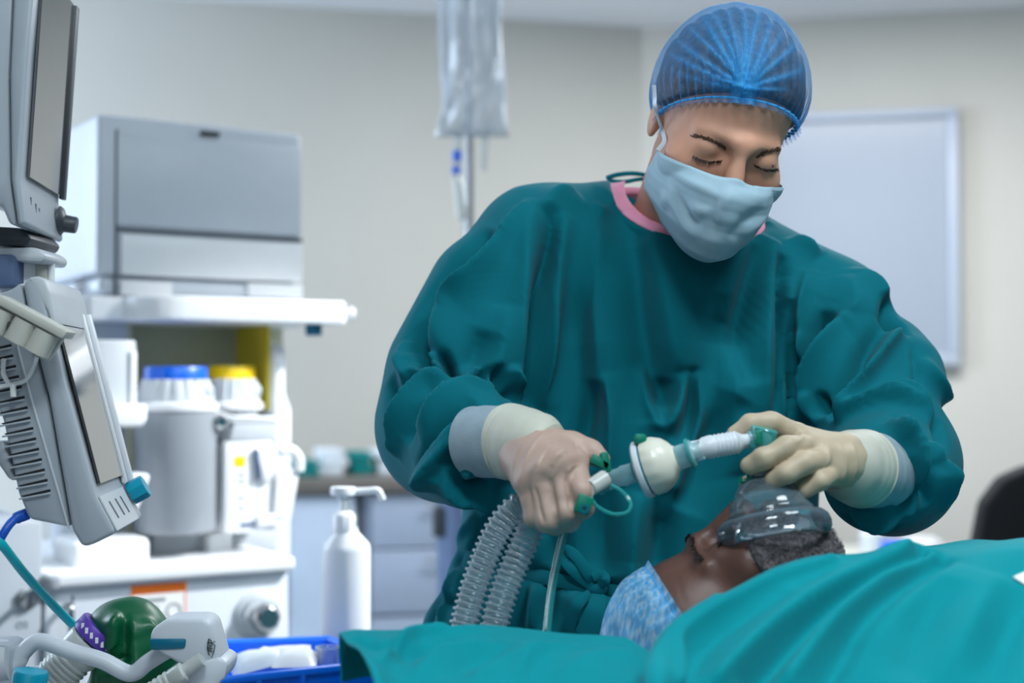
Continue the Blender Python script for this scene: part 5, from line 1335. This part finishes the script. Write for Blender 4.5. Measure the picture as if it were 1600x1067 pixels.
pa = thing('person', 'person lying under green drapes in pale blue cap, clear mask over the face', 'person', (PC[0] + .3, PY, ZTAB))
mk('body', V, F, 'skin_dark', pa, 3.1)
pbv = bvh_of(V, F)
# short grey beard: jaw surface raised and roughened, with fine curls
def f_beard(P):
    L = local(P, PC, PR, PSC); d = head_local(L) * PSC
    r1 = (.0035 * np.sin(L[:, 0] * 520 + 3 * np.sin(L[:, 2] * 300)) * np.sin(L[:, 2] * 480 + 2 * np.sin(L[:, 1] * 410)) * np.sin(L[:, 1] * 450))
    d = d - .0055 - r1
    reg = smin(L[:, 2] + .036 + .25 * np.clip(L[:, 1] + .05, -.02, .2), np.full(len(L), 1.0, dtype=np.float32), .01)
    cut = smax(d, reg, .008)
    cut = smax(cut, -ell(L, (0, -.112, -.042), (.026, .034, .024)), .004)
    return smax(cut, L[:, 1] - .030, .006)
V, F = nets(f_beard, PC - .2, PC + .2, .0024)
bd = mk('beard', V, F, 'beard_hair', pa, 3.1); bd['label'] = 'short curly grey beard'
g = G(); r_ = random.Random(4); nb = np.nonzero(V[:, 1] < PC[1] + .03)[0]
NB_ = vnormals(V, F)
for i in range(2600):
    k_ = r_.choice(nb); p = Vector(V[k_]); n = Vector(NB_[k_]); a = Vector((r_.gauss(0, 1), r_.gauss(0, 1), r_.gauss(0, 1)))
    t = (a - n * a.dot(n)).normalized(); s_ = r_.uniform(.002, .0035)
    g.tube([p - n * .001, p + n * s_ * .7 + t * s_ * .6, p + n * s_ * .5 + t * s_ * 1.4, p + t * s_ * 1.2 - n * .0005], [.0004, .00035, .0003, .0002], 3, cap=False)
mat('beard_strand', (112, 108, 112), 0.6, noise=0.6, nscale=400)
tag(mk('beard_curls', g.v, np.array([f for f in g.f]), 'beard_strand', bd, 3.1), kind='stuff')
# brow and lashes
def prow(pts, n, name, m, r0, lean, jit):
    g = G(); r = random.Random(n)
    C_ = crom([Vector(pl_(*p)) for p in pts], 12)
    for i in range(n):
        p = C_[int(r.random() * (len(C_) - 1))] + Vector((r.uniform(-jit, jit), r.uniform(-jit, jit), r.uniform(-jit, jit)))
        q = pbv.find_nearest(p); p = q[0]; nn = q[1]; d_ = Vector(PR @ np.array(lean)).normalized() * .006
        g.tube([p, p + nn * .0015 + d_ * .5, p + nn * .001 + d_], [r0, r0, r0 * .3], 4, cap=False)
    return g.build(name, m, pa)
for s in (-1, 1):
    prow([(s * .012, -.098, .016), (s * .030, -.096, .021), (s * .048, -.080, .015)], 90, 'eyebrow', 'lash', .0005, (s * .6, 0, .5), .0025)
    prow([(s * .019, -.09, -.006), (s * .031, -.092, -.0085), (s * .043, -.085, -.005)], 70, 'eyelashes', 'lash', .0007, (0, -.6, -.6), .0006)
    C_ = [pbv.find_nearest(p)[0] for p in crom([Vector(pl_(*p)) for p in ((s * .018, -.09, -.005), (s * .031, -.092, -.0075), (s * .044, -.085, -.004))], 8)]
    G().tube(C_, .0011, 6).build('eyelid_line', 'lash', pa)
# patient's cap
kP = np.array((0, -.082, .070)); nP = np.array((0, .30, .954)); nP /= np.linalg.norm(nP)
twP = lambda p: PC + PR @ (np.asarray(p) * PSC)
V, F, rimP = cap_shell(np.array((0, .016, .040)), np.array((.083, .102, .098)), kP, nP, twP, 50, 160, .006, 44, 9)
cen = PC + PR @ (np.array((0, .014, .035)) * PSC)
r_ = np.random.RandomState(8); cr = np.zeros(len(V))
for _ in range(20):
    w_ = r_.normal(size=3); w_ /= np.linalg.norm(w_); cr += np.abs(np.sin((V - cen) @ w_ * r_.uniform(100, 240) + r_.uniform(0, 6))) ** 5
cr /= 20
V = cen + (V - cen) * (1 + .03 * cr[:, None])
cp_ = mk('bouffant_cap', V, F, 'patient_cap_fabric', pa, 3.1); cp_['label'] = 'pale blue gathered theatre cap'
at_ = cp_.data.attributes.new('pleat', 'FLOAT', 'POINT'); at_.data.foreach_set('value', np.clip(cr * .8 - .1, 0, 1).astype(np.float32))
for off in (0, .006):
    el = G(); el.tube([Vector(p) + Vector(PR @ nP) * off for p in rimP] + [Vector(rimP[0]) + Vector(PR @ nP) * off], .0014, 6, cap=False); el.build('elastic_edge', 'cap_elastic', cp_)

# ================================================================== clear face mask on the patient
mo = W(1208, 822, 1.345); ma_ = (W(1192, 745, 1.36) - mo); ma_ /= np.linalg.norm(ma_)
fm = thing('anaesthesia_mask', 'clear plastic anaesthesia mask pressed over the patient\'s nose and mouth', 'mask', mo.tolist())
xd_ = (at(1300, 822, 1.345) - at(1208, 826, 1.345)).normalized()
e_ = 1.345 / FPX
def mprof(pts): return [(r * e_, z * e_) for r, z in pts]
G().lathe(mprof([(76, -26), (84, -23), (90, -14), (91, -4), (88, 6), (82, 12), (74, 14), (66, 10), (62, 0), (66, -14), (72, -24), (76, -26)]), mo, ma_, 56, sx=1.0, sy=.80, xdir=xd_, cap=False).build('air_cushion', 'cushion_clear', fm, 3.1)
G().lathe(mprof([(70, 12), (68, 16), (69, 20), (66, 24), (62, 30), (60, 42), (56, 45), (52, 47), (50, 56), (44, 66), (34, 74), (22, 79), (17, 82), (16, 96)]), mo, ma_, 56, sx=1.0, sy=.82, xdir=xd_, cap=False).build('dome', 'mask_clear', fm, 1.2)
G().lathe(mprof([(20, 82), (21, 84), (21, 98), (19, 100), (15, 100), (14, 84)]), mo, ma_, 28, xdir=xd_, cap=False).build('port', 'aqua_clear', fm)
g = G(); pc_ = Vector(mo + ma_ * 86 * e_)
hk_ = [at(1190, 748, 1.352), at(1172, 748, 1.35), at(1160, 752, 1.35), at(1156, 756, 1.35), at(1157, 746, 1.35)]
G().tube(hk_, .0018, 8).build('hook_ring_arm', 'green_cap', fm)
G().lathe(mprof([(22, 84), (25, 84), (25, 88), (22, 88), (22, 84)]), mo, ma_, 28, xdir=xd_, cap=False).build('hook_ring', 'green_cap', fm)

# ================================================================== breathing circuit
YC = 1.35
ec = YC / FPX
# angled elbow and catheter mount
cm = thing('catheter_mount', 'white corrugated catheter mount with teal elbow held by the left glove', 'catheter mount', at(1140, 700, YC)[:])
c0_, c1_ = at(1088, 702, YC), at(1180, 686, YC + .008); dc = (c1_ - c0_).normalized(); Lc = (c1_ - c0_).length
pr = [(14 * ec, -.008), (14 * ec, .004), (17 * ec, .007), (18.5 * ec, .014)]; z_ = .016
while z_ < Lc - .022: pr += [(18.5 * ec, z_), (17.0 * ec, z_ + .0014), (17.0 * ec, z_ + .0022), (18.5 * ec, z_ + .0036)]; z_ += .0040
pr += [(17 * ec, Lc - .018), (11 * ec, Lc - .012), (10 * ec, Lc + .004)]
G().lathe(pr, c0_, dc, 28).build('corrugated_tube', 'circuit_white', cm, 1.0)
el_ = crom([at(1170, 688, YC + .006), at(1184, 686, YC + .008), at(1193, 692, YC + .01), at(1195, 712, YC + .01), at(1194, 740, YC + .008)], 6)
G().tube(el_, [.0085] * 10 + [.0095] * (len(el_) - 10), 20).build('elbow', 'aqua_clear', cm, 1.5)
G().lathe([(.0125, -.010), (.0130, -.008), (.0130, .009), (.0115, .0105), (0, .0105)], at(1191, 685, YC + .006), (.25, -.1, 1), 20).build('elbow_cap', 'teal_clear', cm)
G().box(at(1186, 683, YC - .008), (.007, .005, .013), None, .0015).build('cap_latch', 'green_cap', cm)
# filter with its connectors
fi = thing('breathing_filter', 'round cream breathing filter with clear teal connectors between the two gloves', 'filter', at(1028, 726, YC)[:])
fc = at(1030, 725, YC); da = (at(1080, 707, YC - .012) - at(930, 757, YC + .012)).normalized()
G().lathe([(r * ec, z * ec) for r, z in ((16, -40), (30, -36), (43, -33), (46, -30), (46, -24), (43, -22), (0, -22))], fc, da, 40).build('rear_flange', 'circuit_white', fi)
G().lathe([(r * ec, z * ec) for r, z in ((42, -22), (42, -19), (0, -19))], fc, da, 40).build('seal_ring', 'dark_teal', fi)
G().lathe([(r * ec, z * ec) for r, z in ((43, -19), (44.5, -16), (44.5, -2), (43, 4), (38, 14), (30, 22), (22, 27), (20, 30), (0, 30))], fc, da, 56, rmod=lambda j, a: 1 + (.014 if math.sin(a * 14) > 0 else -.010) * (1 <= j <= 2)).build('filter_dome', 'circuit_cream', fi, 1.0)
G().lathe([(r * ec, z * ec) for r, z in ((19, 24), (19, 50), (21, 51), (21, 56), (17, 57), (15, 60), (15, 70))], fc, da, 28, cap=False).build('outlet_connector', 'aqua_clear', fi)
G().lathe([(r * ec, z * ec) for r, z in ((20, 49), (25, 49.5), (25, 54), (20, 54.5), (20, 49))], fc, da, 28, cap=False).build('connector_ring', 'teal_clear', fi)
G().box(fc - da * 26 * ec + Vector((-.004, -.008, .029)), (.012, .012, .010), None, .003).build('port_cap', 'green_cap', fi)
G().lathe([(r * ec, z * ec) for r, z in ((16, -42), (17, -60), (15, -64), (15, -96), (17, -98), (17, -104), (0, -104))], fc, da, 28).build('inlet_connector', 'aqua_clear', fi)
# sampling port, tethered cap, strap
sp_ = thing('sampling_port', 'teal sampling port cap and looped tether beside the right glove', 'port', at(930, 750, YC)[:])
G().tube([at(945, 748, YC - .02), at(922, 762, YC - .032)], [.0085, .0075], 16).build('luer_fitting', 'frosted_hose', sp_)
G().tube([at(926, 760, YC - .03), at(919, 776, YC - .036), at(926, 786, YC - .036)], [.0055, .004, .002], 12).build('luer_stem', 'frosted_hose', sp_)
lp = crom([at(922, 776, YC - .036), at(934, 792, YC - .036), at(958, 803, YC - .034), at(980, 800, YC - .03), at(985, 785, YC - .026), at(972, 768, YC - .02), at(955, 758, YC - .012)], 8)
G().tube(lp, .0017, 8).build('tether', 'teal_clear', sp_)
G().box(at(912, 788, YC - .046), (.015, .005, .017), Matrix.Rotation(.35, 3, 'Y'), .002).build('cap_tab', 'green_cap', sp_)
G().lathe([(.0042, 0), (.0042, .0016), (.0022, .0016), (.0022, 0)], at(913, 795, YC - .0485), (0, -1, 0), 20, cap=False).build('cap_ring', 'dark_teal', sp_)
G().box(at(938, 722, YC - .008), (.019, .012, .009), Matrix.Rotation(.45, 3, 'Y'), .0018).box(at(946, 722, YC - .008), (.008, .012, .019), Matrix.Rotation(-.2, 3, 'Y'), .0018).build('flip_cap', 'green_cap', sp_)
# y-piece inside the fist
yp = thing('y_connector', 'clear teal wye connector gripped in the right gloved fist', 'connector', at(900, 750, YC + .02)[:])
jn = at(905, 764, YC + .004)
G().tube([at(950, 751, YC), jn, at(880, 775, YC + .022)], [.0098, .0105, .0105], 18).build('main_tube', 'teal_clear', yp)
G().tube([at(890, 770, YC + .016), at(856, 785, YC + .034), at(836, 800, YC + .034)], .0105, 18).build('branch_tube', 'teal_clear', yp)
# two corrugated hoses
def hose(pts, label, r):
    P = crom(pts, 40); o_ = thing('breathing_hose', label, 'hose', pts[-1][:], 0, 'clear corrugated breathing hoses')
    L = [0.0]
    for a, b in zip(P[:-1], P[1:]): L.append(L[-1] + (b - a).length)
    pitch = .0062; n = int(L[-1] / pitch * 6); Q = []; R = []
    for i in range(n + 1):
        s_ = L[-1] * i / n; k_ = int(np.searchsorted(L, s_)); k_ = min(max(k_, 1), len(P) - 1)
        Q.append(P[k_ - 1].lerp(P[k_], (s_ - L[k_ - 1]) / max(1e-9, L[k_] - L[k_ - 1]))); ph = (i % 6)
        R.append(r + (.0, .0026, .0030, .0026, 0, -.0002)[ph])
    G().tube(Q, R, 20, cap=False).build('corrugated_wall', 'hose_clear', o_, 3.1)
    G().tube([Q[0], Q[0].lerp(Q[8], 1)], r + .001, 18).build('end_sleeve', 'hose_clear', o_)
hose([at(842, 790, 1.378), at(810, 792, 1.375), at(777, 830, 1.37), at(747, 900, 1.365), at(729, 960, 1.36), at(718, 1010, 1.355), at(712, 1060, 1.35)], 'clear corrugated breathing hose hanging from the fist, outer left one', .0115)
hose([at(862, 800, 1.385), at(840, 806, 1.372), at(819, 850, 1.362), at(795, 905, 1.355), at(777, 960, 1.35), at(768, 1010, 1.345), at(764, 1060, 1.34)], 'clear corrugated breathing hose hanging from the fist, inner right one', .0115)
sl = thing('sampling_line', 'thin clear gas sampling line hanging below the fist', 'line', at(856, 985, 1.37)[:])
G().tube(crom([at(884, 822, 1.365), at(872, 870, 1.36), at(862, 920, 1.355), at(856, 970, 1.35), at(853, 1010, 1.345)], 8), .0040, 12).build('line_tube', 'teal_clear', sl, 3.1)
G().tube(crom([at(881, 828, 1.358), at(868, 880, 1.353), at(858, 930, 1.348), at(852, 985, 1.344)], 8), .0010, 8).build('tracer_line', 'circuit_white', sl, 3.1)

# ================================================================== table, pillow and drapes
tb_ = thing('operating_table', 'operating table under the green drapes', 'table', (.75, 1.28, 0))
G().box((.78, 1.28, ZTAB - .045), (1.68, .44, .05), None, .01).build('table_top', 'brushed_steel', tb_)
G().box((.78, 1.28, ZTAB - .01), (1.68, .44, .02), None, .008).build('mattress', 'black_plastic', tb_)
G().box((.8, 1.28, .40), (.30, .24, .66), None, .02).build('column', 'brushed_steel', tb_)
G().box((.8, 1.28, .05), (.9, .42, .10), None, .03).build('base', 'dark_grey', tb_)

def loft(stations, ncr, nnear, nfar):
    """Sheet over a crest line. station: crest point, near direction (xy), near profile [(t, dz)], far direction, far profile."""
    rows = []
    for c, nd, npf, fd, fpf in stations:
        r = []
        tn = np.linspace(1, 0, nnear); tt = [a for a, _ in npf]; 
        s_ = np.linspace(0, 1, len(npf))
        for t in tn: r.append(np.array(c) + np.array((nd[0], nd[1], 0)) * np.interp(t, s_, tt) + np.array((0, 0, np.interp(t, s_, [b for _, b in npf]))))
        s2 = np.linspace(0, 1, len(fpf))
        for t in np.linspace(0, 1, nfar)[1:]: r.append(np.array(c) + np.array((fd[0], fd[1], 0)) * np.interp(t, s2, [a for a, _ in fpf]) + np.array((0, 0, np.interp(t, s2, [b for _, b in fpf]))))
        rows.append(np.array(r))
    rows = np.array(rows); n = len(rows); t0 = np.arange(n)
    tq = np.linspace(0, n - 1, ncr); out = []
    for t in tq:
        i = min(int(t), n - 2); f = t - i; out.append(rows[i] * (1 - f) + rows[i + 1] * f)
    V = np.array(out); m = V.shape[1]
    for _ in range(10): V[1:-1] = .5 * V[1:-1] + .25 * (V[:-2] + V[2:])
    for _ in range(6): V[:, 1:-1] = .5 * V[:, 1:-1] + .25 * (V[:, :-2] + V[:, 2:])
    F = np.array([(i * m + j, (i + 1) * m + j, (i + 1) * m + j + 1, i * m + j + 1) for i in range(ncr - 1) for j in range(m - 1)])
    return V.reshape(-1, 3), F
def sheet(name, V, F, strokes, label, gen):
    N = vnormals(V, F)
    if N[:, 2].mean() < 0: F = F[:, ::-1]; N = -N
    b = bvh_of(V, F)
    V = V + N * (1.5 * smooth_field(fold_field(V, N, strokes3d(b, strokes, 1.2)), F, 1))[:, None]
    V = V + N * gen(V)[:, None]
    o = mk(name, V, F, 'drape_cloth', None, 3.1); m = o.modifiers.new('thickness', 'SOLIDIFY'); m.thickness = .0016; m.offset = -1
    tag(o, label, 'drape'); return o
NEAR = [(0, 0), (.02, -.003), (.06, -.022), (.12, -.056), (.20, -.105), (.27, -.150), (.30, -.19), (.315, -.30), (.32, -.45)]
NEAR0 = [(0, 0), (.02, -.001), (.06, -.006), (.12, -.016), (.20, -.032), (.27, -.055), (.30, -.09), (.315, -.2), (.32, -.34)]
def st_(px, py, Y, farlen, near=NEAR, nd=(-.12, -1), c=None):
    c = c if c is not None else W(px, py, Y); h = c[2] - .60
    far = [(0, 0), (.25 * farlen, -.004), (.6 * farlen, -.018), (farlen, -.045), (farlen + .03, -h * .5), (farlen + .035, -h)]
    if farlen < .1: far = [(0, 0), (farlen * .5, -.012), (farlen, -.03), (farlen + .003, -.05), (farlen + .004, -.065), (farlen + .004, -.075)]
    if px and px < 1045: far = [(0, 0), (.003, -.001), (.006, -.003), (.009, -.006), (.012, -.010), (.014, -.013)]; near = NEAR0
    elif .1 < farlen < .27: far = [(a_, max(b_, .970 - c[2])) for a_, b_ in far]
    elif px and px > 1300 and farlen < .1: far = [(a_, b_ * .75) for a_, b_ in far]
    return (c, nd, near, (.05, 1), far)
STN = [st_(1004, 1085, 1.11, .01), st_(1008, 1060, 1.12, .012), st_(1014, 1030, 1.14, .014), st_(1030, 1000, 1.16, .016), st_(1062, 967, 1.185, .02), st_(1120, 930, 1.215, .02), st_(1200, 891, 1.245, .02), st_(1260, 876, 1.255, .03), st_(1312, 868, 1.26, .03),
       st_(1380, 864, 1.265, .05), st_(1425, 862, 1.27, .16), st_(1500, 857, 1.27, .28), st_(1600, 851, 1.27, .30), st_(0, 0, 0, .30, c=np.array((.62, 1.27, 1.010))), st_(0, 0, 0, .30, c=np.array((.9, 1.27, 1.0))), st_(0, 0, 0, .30, c=np.array((1.25, 1.27, .985))), st_(0, 0, 0, .30, c=np.array((1.66, 1.27, .96)))]
V, F = loft(STN, 260, 110, 60)
DS = [([(1120, 1075), (1210, 985), (1300, 925), (1425, 868)], .014, .014, 1, 0), ([(1175, 1067), (1260, 975), (1340, 915), (1440, 868)], .009, -.013, 0, 0), ([(1230, 1075), (1300, 985), (1370, 920), (1455, 868)], .013, .012, 1, 0),
      ([(1285, 1075), (1340, 985), (1400, 925), (1470, 872)], .010, -.008, 0, 0), ([(1045, 1075), (1062, 1010), (1110, 968), (1200, 920), (1300, 885)], .012, .008, 1, 0), ([(1080, 1075), (1095, 1020), (1150, 975), (1230, 930)], .012, -.007), 
      ([(1020, 1075), (1030, 1030), (1060, 985), (1120, 945)], .006, .004, 0, 0), ([(1470, 1067), (1520, 980), (1560, 900)], .016, .006), ([(1420, 1067), (1440, 980), (1490, 910)], .016, -.005), ([(1540, 1067), (1570, 990), (1600, 920)], .014, -.006), ([(1330, 1000), (1420, 930), (1500, 880)], .014, .005)]
sheet('patient_drape', V, F, DS, 'bright green cloth drape lying over the patient\'s shoulder and body', lambda V: .0016 * np.sin(V[:, 0] * 37 + 4 * np.sin(V[:, 1] * 13)) + .0012 * np.sin(V[:, 0] * 71 - V[:, 1] * 53))
NEAR2 = [(0, 0), (.02, -.001), (.06, -.004), (.12, -.012), (.20, -.028), (.26, -.05), (.29, -.09), (.30, -.2), (.305, -.34)]
def s2(px, py, Y, nd=(-.02, -1)):
    c = W(px, py, Y); return (c, nd, NEAR2, (0, 1), [(0, 0), (.008, -.002), (.018, -.012), (.022, -.03), (.023, -.04), (.023, -.045)])
ST2 = [s2(530, 991, 1.215, (.33, -1)), s2(560, 985, 1.24, (.25, -1)), s2(600, 982, 1.262, (.15, -1)), s2(660, 979, 1.28, (.06, -1)), s2(740, 977, 1.29), s2(850, 983, 1.295), s2(930, 991, 1.285), s2(980, 998, 1.275), s2(1012, 1018, 1.262)]
V, F = loft(ST2, 170, 90, 24)
D2 = [([(560, 1000), (600, 1015), (640, 1010)], .010, -.010), ([(590, 1040), (640, 1000), (700, 990)], .009, .010, 1), ([(640, 1060), (700, 1020), (770, 1005)], .012, .008, -1), ([(620, 1035), (660, 1015), (720, 1003)], .008, -.008), ([(700, 1067), (745, 1030), (800, 1012)], .012, -.006),
      ([(800, 1067), (830, 1030), (900, 1005)], .014, .007, 1), ([(870, 1067), (930, 1030), (990, 1020)], .016, .006), ([(545, 1010), (575, 1040), (600, 1075)], .010, .006), ([(735, 1067), (770, 1040), (850, 1015)], .010, .005), ([(650, 985), (700, 990), (760, 985)], .008, .005)]
sheet('table_sheet', V, F, D2, 'green cloth sheet with a pointed corner covering the head end of the table', lambda V: .0014 * np.sin(V[:, 0] * 47 + 3 * np.sin(V[:, 1] * 21)))
# pillow
def f_pil(P): return smax(ell(P, (PC[0] - .01, PY, .812), (.15, .15, .040)), ZTAB + .001 - P[:, 2], .01)
V, F = nets(f_pil, (PC[0] - .2, PY - .2, .78), (PC[0] + .2, PY + .2, .90), .005)
pw = thing('pillow', 'green covered pillow under the patient\'s head', 'pillow', (PC[0], PY, ZTAB))
mk('pillow_case', V, F, 'drape_cloth', pw, 3.1)
# white sticker edge on the drape at the right
dv = bpy.data.objects['patient_drape'].data
dn = np.zeros(len(dv.vertices) * 3, dtype=np.float32); dv.vertices.foreach_get('co', dn)
dbv = bvh_of(dn.reshape(-1, 3), [tuple(p.vertices) for p in dv.polygons])
bl = [hit(dbv, x, y, 1.15) for x, y in ((1582, 904), (1600, 896), (1640, 900), (1640, 918), (1604, 918))]
nn_ = dbv.find_nearest(bl[0])[1]; nn_ = nn_ if nn_.z > 0 else -nn_
tag(G().prism([p + nn_ * .001 for p in bl], nn_ * .0012).build('drape_sticker', 'paper_white'), 'small white sticker on the green drape at the right edge', 'sticker')
